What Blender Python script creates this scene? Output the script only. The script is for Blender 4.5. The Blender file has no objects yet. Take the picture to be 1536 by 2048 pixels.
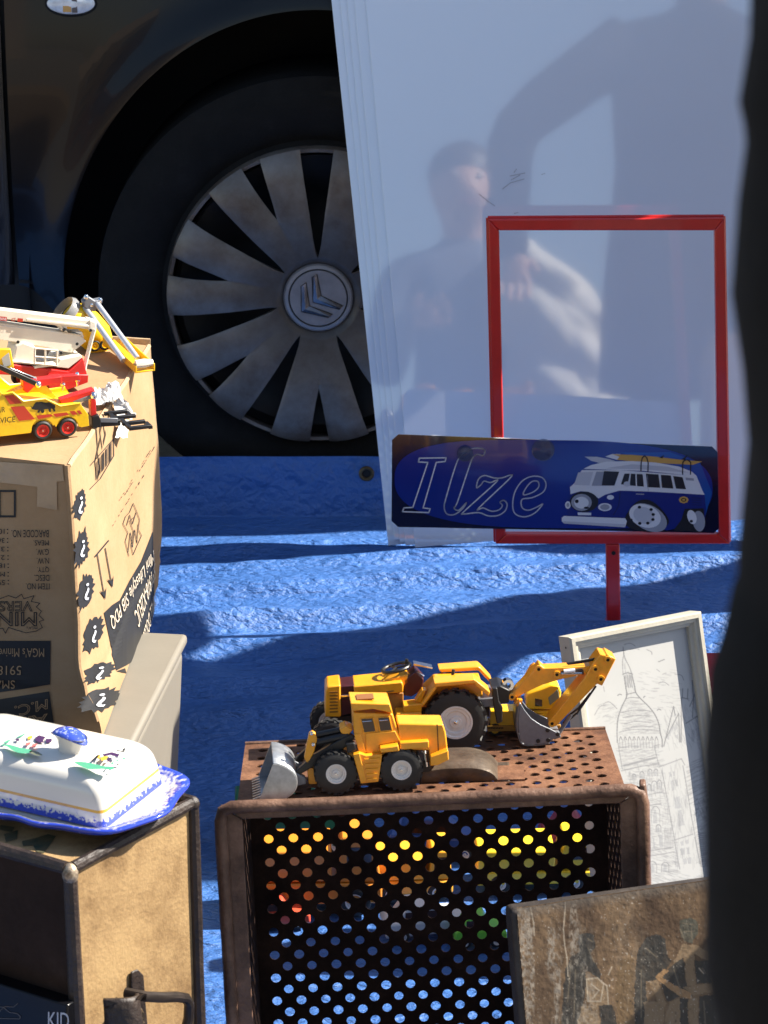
import bpy, bmesh, math, random
from mathutils import Vector, Matrix, noise
R = math.radians
random.seed(7)
scene = bpy.context.scene
col = scene.collection

# ---------------------------------------------------------------- camera
CAM_H, PITCH, FPX = 1.2, R(20), 5000.0       # metres, radians, focal length in photo pixels (1536 wide)
cam_d = bpy.data.cameras.new('camera')
cam_d.sensor_fit = 'HORIZONTAL'; cam_d.sensor_width = 36.0; cam_d.lens = 36.0 * FPX / 1536
cam_d.clip_start = 0.05; cam_d.clip_end = 500
cam_d.dof.use_dof = True; cam_d.dof.focus_distance = 2.35; cam_d.dof.aperture_fstop = 38
cam = bpy.data.objects.new('camera', cam_d); col.objects.link(cam)
cam.location = (0, 0, CAM_H); cam.rotation_euler = (R(90) - PITCH, 0, 0)
scene.camera = cam

# ---------------------------------------------------------------- sky, sun, exposure
SUN_EL, SUN_AZ = R(42), R(12)                # elevation; angle from +x towards +y
SUN = Vector((math.cos(SUN_EL) * math.cos(SUN_AZ), math.cos(SUN_EL) * math.sin(SUN_AZ), math.sin(SUN_EL)))
w = bpy.data.worlds.new('World'); scene.world = w; w.use_nodes = True
nt = w.node_tree; bg = nt.nodes['Background']
sky = nt.nodes.new('ShaderNodeTexSky'); sky.sky_type = 'NISHITA'; sky.sun_disc = False
sky.sun_elevation = SUN_EL; sky.sun_rotation = R(90) - SUN_AZ; sky.air_density = 1.2; sky.dust_density = 1.0; sky.ozone_density = 1.5
nt.links.new(sky.outputs[0], bg.inputs[0]); bg.inputs[1].default_value = 0.068
sl = bpy.data.lights.new('sun', 'SUN'); sl.energy = 5.0; sl.angle = R(0.55); sl.color = (1.0, 0.93, 0.82)
so = bpy.data.objects.new('sun', sl); col.objects.link(so)
so.rotation_euler = SUN.to_track_quat('Z', 'Y').to_euler(); so.location = (4, 1, 5)
vs = scene.view_settings
vs.view_transform = 'Standard'; vs.look = 'None'; vs.gamma = 1; vs.use_curve_mapping = False; vs.exposure = 1.45

# ---------------------------------------------------------------- photo pixel -> point helpers
CAM = Vector((0, 0, CAM_H))
def ray(px, py):
    return (Vector(((px - 768) / FPX, 0, 0)) - (py - 1024) / FPX * Vector((0, math.sin(PITCH), math.cos(PITCH)))
            + Vector((0, math.cos(PITCH), -math.sin(PITCH))))
def onz(px, py, z): d = ray(px, py); return CAM + d * ((z - CAM_H) / d.z)
def ony(px, py, y): d = ray(px, py); return CAM + d * (y / d.y)
def onp(px, py, P, n): d = ray(px, py); return CAM + d * ((P - CAM).dot(n) / d.dot(n))
def zoom(x0, y0, s): return lambda u, v: (x0 + u / s, y0 + v / s)

# ---------------------------------------------------------------- mesh builder
class MB:
    def __init__(s): s.v = []; s.f = []; s.m = []; s.k = 0
    def add(s, vs, fs):
        o = len(s.v); s.v += [tuple(v) for v in vs]
        for f in fs: s.f.append([i + o for i in f]); s.m.append(s.k)
        return s
    def hexa(s, p):          # 8 points: bottom ring 0-3, top ring 4-7
        return s.add(p, [(3, 2, 1, 0), (4, 5, 6, 7), (0, 1, 5, 4), (1, 2, 6, 5), (2, 3, 7, 6), (3, 0, 4, 7)])
    def box(s, x0, x1, y0, y1, z0, z1):
        return s.hexa([(x0, y0, z0), (x1, y0, z0), (x1, y1, z0), (x0, y1, z0), (x0, y0, z1), (x1, y0, z1), (x1, y1, z1), (x0, y1, z1)])
    def prism(s, pts, y0, y1):   # outline in (x, z), extruded along y
        n = len(pts); a = sum(pts[i][0] * pts[(i + 1) % n][1] - pts[(i + 1) % n][0] * pts[i][1] for i in range(n))
        if a < 0: pts = pts[::-1]
        v = [(x, y0, z) for x, z in pts] + [(x, y1, z) for x, z in pts]
        return s.add(v, [list(range(n)), list(range(2 * n - 1, n - 1, -1))] + [(i + n, (i + 1) % n + n, (i + 1) % n, i) for i in range(n)])
    def slab(s, pts, n, t):      # outline of 3D points, thickened by t along -n
        k = len(pts); pts = [Vector(p) for p in pts]; d = Vector(n) * -t
        nn = sum(((pts[i] - pts[0]).cross(pts[(i + 1) % k] - pts[0]) for i in range(k)), Vector())
        if nn.dot(Vector(n)) < 0: pts = pts[::-1]
        return s.add(pts + [p + d for p in pts], [list(range(k)), list(range(2 * k - 1, k - 1, -1))] + [(i + k, (i + 1) % k + k, (i + 1) % k, i) for i in range(k)])
    def cyl(s, p0, p1, r0, r1=None, n=16):
        return s.tube([p0, p1], [r0, r0 if r1 is None else r1], n)
    def tube(s, path, r, n=8, closed=False):
        path = [Vector(p) for p in path]; k = len(path)
        rr = r if isinstance(r, (list, tuple)) else [r] * k
        vs = []; up = None
        for i, p in enumerate(path):
            a = path[i - 1] if (i or closed) else p; b = path[(i + 1) % k] if (i < k - 1 or closed) else p
            t = (b - a).normalized()
            if up is None: up = t.orthogonal().normalized()
            up = (up - t * up.dot(t))
            up = up.normalized() if up.length > 1e-6 else t.orthogonal().normalized()
            q = t.cross(up)
            for j in range(n):
                an = 2 * math.pi * j / n
                vs.append(p + (up * math.cos(an) + q * math.sin(an)) * rr[i])
        fs = []
        for i in range(k if closed else k - 1):
            for j in range(n):
                i2 = (i + 1) % k; j2 = (j + 1) % n
                fs.append((i * n + j, i * n + j2, i2 * n + j2, i2 * n + j))
        if not closed: fs += [list(range(n - 1, -1, -1)), list(range((k - 1) * n, k * n))]
        return s.add(vs, fs)
    def lathe(s, prof, c, axis, n=32):   # profile of (radius, height along axis)
        c = Vector(c); a = Vector(axis).normalized(); u = a.orthogonal().normalized(); q = a.cross(u)
        vs = []; k = len(prof)
        for r, h in prof:
            for j in range(n):
                an = 2 * math.pi * j / n
                vs.append(c + a * h + (u * math.cos(an) + q * math.sin(an)) * max(r, 1e-5))
        return s.add(vs, [(i * n + j, i * n + (j + 1) % n, (i + 1) * n + (j + 1) % n, (i + 1) * n + j) for i in range(k - 1) for j in range(n)])
    def grid(s, fn, nu, nv):
        vs = [fn(i / nu, j / nv) for j in range(nv + 1) for i in range(nu + 1)]
        return s.add(vs, [(j * (nu + 1) + i, j * (nu + 1) + i + 1, (j + 1) * (nu + 1) + i + 1, (j + 1) * (nu + 1) + i) for j in range(nv) for i in range(nu)])
    def ball(s, c, r, n=12):
        if not isinstance(r, (tuple, list)): r = (r, r, r)
        def fn(u, v):
            a, b = u * 2 * math.pi, (v - .5) * math.pi
            return (c[0] + r[0] * math.cos(a) * math.cos(b), c[1] + r[1] * math.sin(a) * math.cos(b), c[2] + r[2] * math.sin(b))
        return s.grid(fn, n, max(4, n // 2))
    def build(s, name, mats, parent=None, bevel=0, seg=2, smooth=True, angle=35, weld=False, solid=0, world=False):
        me = bpy.data.meshes.new(name); me.from_pydata(s.v, [], s.f)
        mats = mats if isinstance(mats, (list, tuple)) else [mats]
        for m in mats: me.materials.append(m)
        if len(mats) > 1: me.polygons.foreach_set('material_index', s.m)
        if weld:
            b = bmesh.new(); b.from_mesh(me)
            bmesh.ops.remove_doubles(b, verts=b.verts, dist=1e-5)
            b.to_mesh(me); b.free()
        if smooth:
            me.shade_smooth(); me.set_sharp_from_angle(angle=R(angle))
        o = bpy.data.objects.new(name, me); col.objects.link(o)
        if parent:
            o.parent = parent
            if world:
                mt = Matrix.Identity(4); q = parent
                while q: mt = q.matrix_basis @ mt; q = q.parent
                me.transform(mt.inverted())
        if solid:
            md = o.modifiers.new('solid', 'SOLIDIFY'); md.thickness = solid; md.offset = -1
        if bevel:
            md = o.modifiers.new('bevel', 'BEVEL'); md.width = bevel; md.segments = seg; md.limit_method = 'ANGLE'; md.angle_limit = R(30)
            md.harden_normals = False
        return o

def tag(o, label=None, cat=None, group=None, kind=None):
    for k, v in (('label', label), ('category', cat), ('group', group), ('kind', kind)):
        if v: o[k] = v
    return o
def thing(name, label, cat, loc=(0, 0, 0), rz=0, group=None):
    o = bpy.data.objects.new(name, None); col.objects.link(o); o.location = loc; o.rotation_euler = (0, 0, rz)
    o.empty_display_size = .02
    return tag(o, label, cat, group)
def copy_tree(o, parent=None):
    c = o.copy(); col.objects.link(c)
    if parent: c.parent = parent
    for ch in list(o.children): copy_tree(ch, c)
    return c

# ---------------------------------------------------------------- materials
def nodes(m): return m.node_tree.nodes, m.node_tree.links
def M(name, c, rough=.5, metal=0, spec=.5, coat=0, var=0, vs=30, c2=None, bump=0, bs=200, rvar=0, trans=0, alpha=1, ior=1.5, stretch=None, detail=6):
    m = bpy.data.materials.new(name); m.use_nodes = True
    N, L = nodes(m); b = N['Principled BSDF']
    b.inputs['Base Color'].default_value = (*c, 1); b.inputs['Roughness'].default_value = rough
    b.inputs['Metallic'].default_value = metal; b.inputs['Specular IOR Level'].default_value = spec; b.inputs['IOR'].default_value = ior
    b.inputs['Coat Weight'].default_value = coat; b.inputs['Coat Roughness'].default_value = .04
    b.inputs['Transmission Weight'].default_value = trans; b.inputs['Alpha'].default_value = alpha
    tc = N.new('ShaderNodeTexCoord'); src = tc.outputs['Object']
    if stretch:
        mp = N.new('ShaderNodeMapping'); mp.inputs['Scale'].default_value = stretch; L.new(src, mp.inputs[0]); src = mp.outputs[0]
    if var or c2:
        n = N.new('ShaderNodeTexNoise'); n.inputs['Scale'].default_value = vs; n.inputs['Detail'].default_value = detail; n.inputs['Roughness'].default_value = .65; L.new(src, n.inputs['Vector'])
        r = N.new('ShaderNodeValToRGB'); e = r.color_ramp.elements
        e[0].position = .3; e[1].position = .7
        e[0].color = (*(c2 or [x * (1 - var) for x in c]), 1); e[1].color = (*(c if c2 else [min(1, x * (1 + var)) for x in c]), 1)
        L.new(n.outputs['Fac'], r.inputs[0]); L.new(r.outputs[0], b.inputs['Base Color'])
        if rvar:
            mr = N.new('ShaderNodeMapRange'); mr.inputs[3].default_value = rough - rvar; mr.inputs[4].default_value = rough + rvar
            L.new(n.outputs['Fac'], mr.inputs[0]); L.new(mr.outputs[0], b.inputs['Roughness'])
    if bump:
        n2 = N.new('ShaderNodeTexNoise'); n2.inputs['Scale'].default_value = bs; n2.inputs['Detail'].default_value = 5; L.new(src, n2.inputs['Vector'])
        bp = N.new('ShaderNodeBump'); bp.inputs['Strength'].default_value = bump; bp.inputs['Distance'].default_value = .002
        L.new(n2.outputs['Fac'], bp.inputs['Height']); L.new(bp.outputs[0], b.inputs['Normal'])
    return m
def ramp_mat(name, stops, rough, scale, bump=.3, bs=150, spec=.4, metal=0, stretch=None, detail=8, dist=.003):
    """noise-driven colour ramp for worn surfaces"""
    m = M(name, stops[0][1], rough, metal, spec, stretch=stretch)
    N, L = nodes(m); b = N['Principled BSDF']; tc = [n for n in N if n.type == 'TEX_COORD'][0]
    src = tc.outputs['Object']
    if stretch: src = [n for n in N if n.type == 'MAPPING'][0].outputs[0]
    n = N.new('ShaderNodeTexNoise'); n.inputs['Scale'].default_value = scale; n.inputs['Detail'].default_value = detail; n.inputs['Roughness'].default_value = .7
    L.new(src, n.inputs['Vector'])
    r = N.new('ShaderNodeValToRGB'); e = r.color_ramp.elements
    while len(e) < len(stops): e.new(.5)
    for i, (p, c) in enumerate(stops): e[i].position = p; e[i].color = (*c, 1)
    L.new(n.outputs['Fac'], r.inputs[0]); L.new(r.outputs[0], b.inputs['Base Color'])
    n2 = N.new('ShaderNodeTexNoise'); n2.inputs['Scale'].default_value = bs; n2.inputs['Detail'].default_value = 6; L.new(src, n2.inputs['Vector'])
    mx = N.new('ShaderNodeMath'); mx.operation = 'ADD'; L.new(n.outputs['Fac'], mx.inputs[0]); L.new(n2.outputs['Fac'], mx.inputs[1])
    bp = N.new('ShaderNodeBump'); bp.inputs['Strength'].default_value = bump; bp.inputs['Distance'].default_value = dist
    L.new(mx.outputs[0], bp.inputs['Height']); L.new(bp.outputs[0], b.inputs['Normal'])
    mr = N.new('ShaderNodeMapRange'); mr.inputs[3].default_value = max(.05, rough - .15); mr.inputs[4].default_value = min(1, rough + .15)
    L.new(n2.outputs['Fac'], mr.inputs[0]); L.new(mr.outputs[0], b.inputs['Roughness'])
    return m

YEL = M('toy_orange_yellow_paint', (.80, .33, .012), .34, coat=.25, var=.12, vs=110, bump=.06, bs=300, rvar=.12, detail=9)
YEL2 = M('toy_lemon_yellow_paint', (.86, .52, .012), .32, coat=.25, var=.10, vs=110, rvar=.12, detail=9)
REDT = M('toy_red_paint', (.55, .018, .014), .35, coat=.2, var=.1, vs=80)
WHT = M('toy_cream_white_paint', (.74, .68, .56), .35, var=.06, vs=60)
BLK = M('toy_black_plastic', (.012, .011, .011), .42, var=.3, vs=90)
TYR = M('toy_rubber_tyre', (.016, .015, .014), .62, var=.3, vs=120, bump=.1, bs=500)
HUBW = M('toy_hub_white', (.72, .68, .63), .4, var=.06, vs=200)
CHR = M('toy_chrome', (.75, .75, .75), .12, metal=1)
ALU = M('toy_bucket_metal', (.42, .43, .44), .42, metal=.75, var=.2, vs=150, rvar=.1)
GRY = M('toy_grey_paint', (.17, .18, .20), .42, metal=.25, var=.15, vs=120)
GLS = M('toy_window_tint', (.05, .022, .012), .08, spec=.6, var=.3, vs=60)
MAR = M('toy_maroon_plastic', (.055, .012, .014), .3, var=.3, vs=80)
INK = M('black_ink', (.012, .012, .013), .6)
REDI = M('red_ink', (.50, .045, .02), .4)
DRK = M('dark_shadowless_black', (.006, .006, .006), .8)

# ---------------------------------------------------------------- flat print on surfaces
class Surf:
    """a plane with axes U, V at P0 (lengths in metres) and an optional bulge"""
    def __init__(s, P0, U, V, bulge=None):
        s.P0 = Vector(P0); s.U = Vector(U).normalized(); s.V = Vector(V).normalized(); s.n = s.U.cross(s.V).normalized(); s.bulge = bulge
    def pix(s, px, py, depth=0):
        h = -depth
        for _ in range(6 if s.bulge else 1):
            q = onp(px, py, s.P0 + s.n * h, s.n) - s.P0
            uv = s.U.dot(s.V); a, b = q.dot(s.U), q.dot(s.V); d = 1 - uv * uv
            u, v = (a - b * uv) / d, (b - a * uv) / d
            if s.bulge: h = s.bulge(u, v) - depth
        return (u, v)
    def at(s, u, v, off=0):
        p = s.P0 + s.U * u + s.V * v
        return p + s.n * ((s.bulge(u, v) if s.bulge else 0) + off)
    def px(s, x, y, off=.0006):
        return s.at(*s.pix(x, y), off)

def stroke2(pts, wd, closed=False):
    """ribbons (list of quads) along 2D points"""
    out = []; pts = list(pts) + ([pts[0]] if closed else [])
    for (x0, y0), (x1, y1) in zip(pts[:-1], pts[1:]):
        dx, dy = x1 - x0, y1 - y0; l = math.hypot(dx, dy)
        if l < 1e-9: continue
        nx, ny = -dy / l * wd / 2, dx / l * wd / 2; ex, ey = dx / l * wd * .3, dy / l * wd * .3
        out.append([(x0 + nx - ex, y0 + ny - ey), (x0 - nx - ex, y0 - ny - ey), (x1 - nx + ex, y1 - ny + ey), (x1 + nx + ex, y1 + ny + ey)])
    return out
def smooth2(pts, n=6, closed=False):
    """Catmull-Rom through 2D points"""
    k = len(pts); out = []
    for i in range(k if closed else k - 1):
        p0 = pts[(i - 1) % k] if (closed or i > 0) else pts[0]; p1 = pts[i]; p2 = pts[(i + 1) % k]; p3 = pts[(i + 2) % k] if (closed or i + 2 < k) else pts[-1]
        for j in range(n):
            t = j / n
            out.append(tuple(.5 * (2 * p1[a] + (p2[a] - p0[a]) * t + (2 * p0[a] - 5 * p1[a] + 4 * p2[a] - p3[a]) * t * t + (3 * p1[a] - p0[a] - 3 * p2[a] + p3[a]) * t ** 3) for a in (0, 1)))
    if not closed: out.append(pts[-1])
    return out
_tc = {}
def text_geo(s, outline=0):
    key = (s, outline)
    if key in _tc: return _tc[key]
    c = bpy.data.curves.new('t', 'FONT'); c.body = s; c.resolution_u = 3
    if outline: c.fill_mode = 'NONE'; c.bevel_depth = outline; c.bevel_resolution = 0
    o = bpy.data.objects.new('t', c); col.objects.link(o)
    dg = bpy.context.evaluated_depsgraph_get(); me = bpy.data.meshes.new_from_object(o.evaluated_get(dg))
    vs = [(v.co.x, v.co.y) for v in me.vertices]; fs = [list(p.vertices) for p in me.polygons]
    bpy.data.objects.remove(o); bpy.data.curves.remove(c); bpy.data.meshes.remove(me)
    x0, x1 = min(v[0] for v in vs), max(v[0] for v in vs); y0, y1 = min(v[1] for v in vs), max(v[1] for v in vs)
    vs = [((x - x0) / (x1 - x0), (y - y0) / (y1 - y0)) for x, y in vs]
    _tc[key] = (vs, fs); return _tc[key]
class Print:
    """flat print collected in 2D (photo pixels or any 2D space) and laid on a surface through fn(x, y, offset)"""
    def __init__(s, fn, cell=0): s.fn = fn; s.mb = MB(); s.cell = cell
    def poly(s, pts, k=0, off=.0006):
        if s.cell and max(max(p[i] for p in pts) - min(p[i] for p in pts) for i in (0, 1)) > s.cell * 1.5:
            b = bmesh.new(); b.faces.new([b.verts.new((x, y, 0)) for x, y in pts])      # cut into cells so that it follows the surface
            for i in (0, 1):
                lo, hi = min(p[i] for p in pts), max(p[i] for p in pts); c = math.ceil(lo / s.cell) * s.cell
                while c < hi:
                    bmesh.ops.bisect_plane(b, geom=b.verts[:] + b.edges[:] + b.faces[:], plane_co=(c, c, 0), plane_no=(1 - i, i, 0)); c += s.cell
            b.verts.index_update(); s.mb.k = k
            s.mb.add([s.fn(v.co.x, v.co.y, off) for v in b.verts], [[v.index for v in f.verts] for f in b.faces]); b.free(); return s
        s.mb.k = k; s.mb.add([s.fn(x, y, off) for x, y in pts], [list(range(len(pts)))]); return s
    def line(s, pts, wd, k=0, off=.0008, closed=False):
        for q in stroke2(pts, wd, closed): s.poly(q, k, off)
        return s
    def text(s, t, quad, k=0, off=.0010, outline=0):   # quad: left-bottom, right-bottom, right-top, left-top
        vs, fs = text_geo(t, outline); a, b, c, d = quad; s.mb.k = k
        def q(u, v): return tuple((a[i] * (1 - u) + b[i] * u) * (1 - v) + (d[i] * (1 - u) + c[i] * u) * v for i in (0, 1))
        s.mb.add([s.fn(*q(u, v), off) for u, v in vs], fs); return s
    def build(s, name, mats, parent=None, world=True, stuff=True):
        o = s.mb.build(name, mats, parent, smooth=False, world=world)
        if stuff: o['kind'] = 'stuff'
        return o
import numpy as np
class Canvas:
    """painted or pencilled picture: a fine grid in photo pixels with a colour per vertex, laid on a surface"""
    def __init__(s, x0, y0, x1, y1, step):
        s.nx, s.ny = int((x1 - x0) / step) + 1, int((y1 - y0) / step) + 1
        s.X, s.Y = np.meshgrid(x0 + step * np.arange(s.nx), y0 + step * np.arange(s.ny)); s.C = np.zeros(s.X.shape + (3,)); s.x0, s.y0, s.st = x0, y0, step
    def win(s, pts, pad):
        xs, ys = [p[0] for p in pts], [p[1] for p in pts]
        i0, i1 = max(0, int((min(xs) - pad - s.x0) / s.st)), min(s.nx, int((max(xs) + pad - s.x0) / s.st) + 2)
        j0, j1 = max(0, int((min(ys) - pad - s.y0) / s.st)), min(s.ny, int((max(ys) + pad - s.y0) / s.st) + 2)
        return (slice(j0, j1), slice(i0, i1)) if i1 > i0 and j1 > j0 else None
    def mix(s, sl, wgt, c): s.C[sl] += (np.array(c) - s.C[sl]) * wgt[..., None]
    def line(s, pts, wd, c, a=1):
        for p, q in zip(pts[:-1], pts[1:]):
            sl = s.win((p, q), wd + 2)
            if sl is None: continue
            x, y = s.X[sl], s.Y[sl]; dx, dy = q[0] - p[0], q[1] - p[1]; l2 = dx * dx + dy * dy + 1e-9
            t = np.clip(((x - p[0]) * dx + (y - p[1]) * dy) / l2, 0, 1); d = np.hypot(x - p[0] - t * dx, y - p[1] - t * dy)
            s.mix(sl, a * np.clip(1.0 - (d - wd / 2) / .9, 0, 1), c)
    def fill(s, pts, c, a=1, jx=None, jy=None, wear=None):
        sl = s.win(pts, 8)
        if sl is None: return
        x, y = s.X[sl], s.Y[sl]
        if jx is not None: x, y = x + jx[sl], y + jy[sl]
        ins = np.zeros(x.shape, bool); n = len(pts)
        for i in range(n):
            (xa, ya), (xb, yb) = pts[i], pts[(i + 1) % n]
            if ya != yb: ins ^= ((ya > y) != (yb > y)) & (x < (xb - xa) * (y - ya) / (yb - ya) + xa)
        w_ = ins * a * (1 if wear is None else wear[sl]); s.mix(sl, w_, c)
    def noise(s, scx, scy, octv=4, seed=0):
        rng = np.random.default_rng(seed); out = np.zeros(s.X.shape); amp = 1; tot = 0
        for o in range(octv):
            gx, gy = (s.X - s.x0) / scx * 2 ** o, (s.Y - s.y0) / scy * 2 ** o; W, H = int(gx.max()) + 3, int(gy.max()) + 3
            g = rng.random((H, W)); i, j = gx.astype(int), gy.astype(int); fx, fy = gx - i, gy - j; fx, fy = fx * fx * (3 - 2 * fx), fy * fy * (3 - 2 * fy)
            out += amp * ((g[j, i] * (1 - fx) + g[j, i + 1] * fx) * (1 - fy) + (g[j + 1, i] * (1 - fx) + g[j + 1, i + 1] * fx) * fy); tot += amp; amp *= .55
        return out / tot
    def build(s, name, fn, parent, rough=.7, ok=None, bump=0):
        V = [fn(x, y) for x, y in zip(s.X.ravel().tolist(), s.Y.ravel().tolist())]; nx = s.nx
        k = np.ones(s.X.shape, bool) if ok is None else ok; F = []
        kk = k[:-1, :-1] & k[1:, :-1] & k[:-1, 1:] & k[1:, 1:]
        for j, i in zip(*np.nonzero(kk)): b = int(j) * nx + int(i); F.append((b, b + nx, b + nx + 1, b + 1))
        m = MB(); m.v = [tuple(v) for v in V]; m.f = F; m.m = [0] * len(F)
        mt = M(name + '_colour', (.5, .5, .5), rough, spec=.35, bump=bump, bs=200); N, L = nodes(mt); a_ = N.new('ShaderNodeAttribute'); a_.attribute_name = 'paint'; L.new(a_.outputs['Color'], N['Principled BSDF'].inputs['Base Color'])
        o = m.build(name, mt, parent, world=True, angle=180); at = o.data.attributes.new('paint', 'FLOAT_COLOR', 'POINT')
        at.data.foreach_set('color', np.concatenate([s.C, np.ones(s.X.shape + (1,))], -1).astype(np.float32).ravel()); return o
def rect_quad(x0, y0, x1, y1): return [(x0, y1), (x1, y1), (x1, y0), (x0, y0)]     # upright text in pixel box
def flip_quad(x0, y0, x1, y1): return [(x1, y0), (x0, y0), (x0, y1), (x1, y1)]     # upside-down text

# ================================================================ SETTING
# ---- ground: unseen paving reaching the horizon, made pale to bounce fill light
ASP = ramp_mat('pale_bounce_paving', [(.3, (.17, .15, .125)), (.55, (.23, .205, .17)), (.75, (.29, .26, .22))], .85, 60, .6, 300)
tag(MB().add([(-300, -300, -.03), (300, -300, -.03), (300, 300, -.03), (-300, 300, -.03)], [(0, 1, 2, 3)]).build('road', ASP, smooth=False), kind='structure')

# ---- blue tarpaulin with folds, its far edge standing up against the tyre
def tarp_h(x, y):
    m = max(0, min(1, (y - 2.45) / .25)) * max(0, min(1, (3.2 - y) / .06))
    a = noise.noise(Vector((x * 1.5 + 3.1, (y - .20 * x) * 7.5, .3)))
    b = noise.noise(Vector((x * 4.0 + 9.1, (y + .12 * x) * 15, 5.3)))
    r = 1 - abs(noise.noise(Vector((x * 2.0 + 1.7, (y - .13 * x) * 5.5 + 2.2, 8.8)))) * 2.2
    c = noise.noise(Vector((x * 14, y * 26, 2.2)))
    f = 0
    for k, (y0, sl, am) in enumerate(((3.15, .04, .008), (3.06, .14, .014), (2.975, .13, .026), (2.89, .20, .026), (2.80, .10, .030), (2.70, .17, .026), (2.60, .12, .020))):
        d = y - (y0 + sl * x + .035 * noise.noise(Vector((x * 2.2 + k * 5.1, k, 0))) + .008 * noise.noise(Vector((x * 9 + k, k, 3))))
        w_ = .055 if d > 0 else .032
        f += am * (.55 + .9 * noise.noise(Vector((x * 1.6 + k * 3.3, k * 7, 1)))) * max(0, 1 - abs(d) / w_) ** 1.3
    return max(0, m * (.010 + max(0, f) + .012 * a + .006 * b + .006 * max(0, r) + .003 * c))
TARP = M('woven_blue_tarpaulin', (.036, .120, .36), .5, spec=.5, var=.15, vs=5)
N_, L_ = nodes(TARP); b_ = N_['Principled BSDF']; tc_ = [n for n in N_ if n.type == 'TEX_COORD'][0]
def bump_chain(m, specs):
    N, L = nodes(m); b = N['Principled BSDF']; tc = [n for n in N if n.type == 'TEX_COORD'][0]; prev = None
    for kind, sc, stretch, st, dist in specs:
        mp = N.new('ShaderNodeMapping'); mp.inputs['Scale'].default_value = stretch; mp.inputs['Rotation'].default_value = (0, 0, .35); L.new(tc.outputs['Object'], mp.inputs[0])
        if kind == 'noise':
            t = N.new('ShaderNodeTexNoise'); t.inputs['Detail'].default_value = 4; out = t.outputs['Fac']
        elif kind == 'ridge':
            t = N.new('ShaderNodeTexNoise'); t.noise_type = 'RIDGED_MULTIFRACTAL'; t.inputs['Detail'].default_value = 5; out = t.outputs['Fac']
        else:
            t = N.new('ShaderNodeTexVoronoi'); t.feature = 'DISTANCE_TO_EDGE'; out = t.outputs['Distance']
        t.inputs['Scale'].default_value = sc; L.new(mp.outputs[0], t.inputs['Vector'])
        bp = N.new('ShaderNodeBump'); bp.inputs['Strength'].default_value = st; bp.inputs['Distance'].default_value = dist
        L.new(out, bp.inputs['Height'])
        if prev: L.new(prev.outputs[0], bp.inputs['Normal'])
        prev = bp
    L.new(prev.outputs[0], b.inputs['Normal'])
bump_chain(TARP, [('voronoi', 8, (1, 2.4, 1), .6, .012), ('noise', 16, (1, 2.2, 1), .5, .012), ('ridge', 30, (1, 1.9, 1), .9, .007), ('voronoi', 55, (1, 2.0, 1), .8, .005), ('noise', 130, (1, 1.8, 1), .9, .004), ('noise', 420, (1, 1.2, 1), .7, .0012)])
# stress-whitened crease lines
N_, L_ = nodes(TARP); rg = N_.new('ShaderNodeTexNoise'); rg.noise_type = 'RIDGED_MULTIFRACTAL'; rg.inputs['Scale'].default_value = 42; rg.inputs['Detail'].default_value = 6; rg.inputs['Distortion'].default_value = .6
L_.new(tc_.outputs['Object'], rg.inputs['Vector']); rr_ = N_.new('ShaderNodeMapRange'); rr_.inputs[1].default_value = .55; rr_.inputs[2].default_value = 1.5; rr_.inputs[3].default_value = 0; rr_.inputs[4].default_value = .6; L_.new(rg.outputs['Fac'], rr_.inputs[0])
mx_ = N_.new('ShaderNodeMix'); mx_.data_type = 'RGBA'; L_.new(rr_.outputs[0], mx_.inputs['Factor']); L_.new([n for n in N_ if n.type == 'VALTORGB'][0].outputs[0], mx_.inputs['A']); mx_.inputs['B'].default_value = (.20, .36, .70, 1); L_.new(mx_.outputs['Result'], b_.inputs['Base Color'])
tm = MB()
TY = 3.275
def tarp_pt(u, v):
    x = -1.4 + 3.0 * u
    if v < .9:
        y = 1.25 + (TY - 1.25) * (v / .9) ** .8
        return (x, y, .002 + tarp_h(x, y))
    t = (v - .9) / .1
    return (x, TY + .010 * t + .006 * noise.noise(Vector((x * 6, t * 2, 4))) + .012 * t * noise.noise(Vector((x * 2.5, 0, 7))), .002 + (.084 + .005 * noise.noise(Vector((x * 3, 3, 3)))) * t)
tm.grid(tarp_pt, 260, 330)
tarp = tag(tm.build('tarpaulin', TARP, angle=180), 'creased blue woven tarpaulin spread under the goods and against the tyre', 'tarpaulin')
gp = ony(733, 946, TY - .002)
GRM = M('brass_eyelet', (.10, .07, .035), .45, metal=.7, var=.4, vs=200)
mb = MB()
for i in range(24):
    pass
mb.tube([gp + Vector((.0085 * math.cos(a * math.pi / 12), -.003, .0085 * math.sin(a * math.pi / 12))) for a in range(24)], .0026, 8, True)
mb.k = 1; mb.lathe([(0, 0), (.0085, 0)], gp + Vector((0, -.002, 0)), (0, -1, 0), 20)
mb.build('eyelet', [GRM, DRK], tarp)

# ================================================================ CAR
WC = ony(637, 590, 3.33); WX, WZ, WY = WC.x, WC.z, WC.y
car = thing('parked_car', 'black hatchback with dirty silver plastic wheel covers parked behind the white boards', 'car', (WX, WY, 0))
PAINT = M('black_car_paint', (.004, .0042, .0052), .25, spec=.25, coat=.2, var=.2, vs=9, bump=.02, bs=14)
PLAS = M('black_trim_plastic', (.007, .007, .008), .7, spec=.25, var=.2, vs=40)
RUB = ramp_mat('tyre_rubber', [(.3, (.006, .0058, .0055)), (.6, (.010, .0095, .009)), (.85, (.022, .021, .02))], .75, 22, .15, 300, spec=.15)
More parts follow.
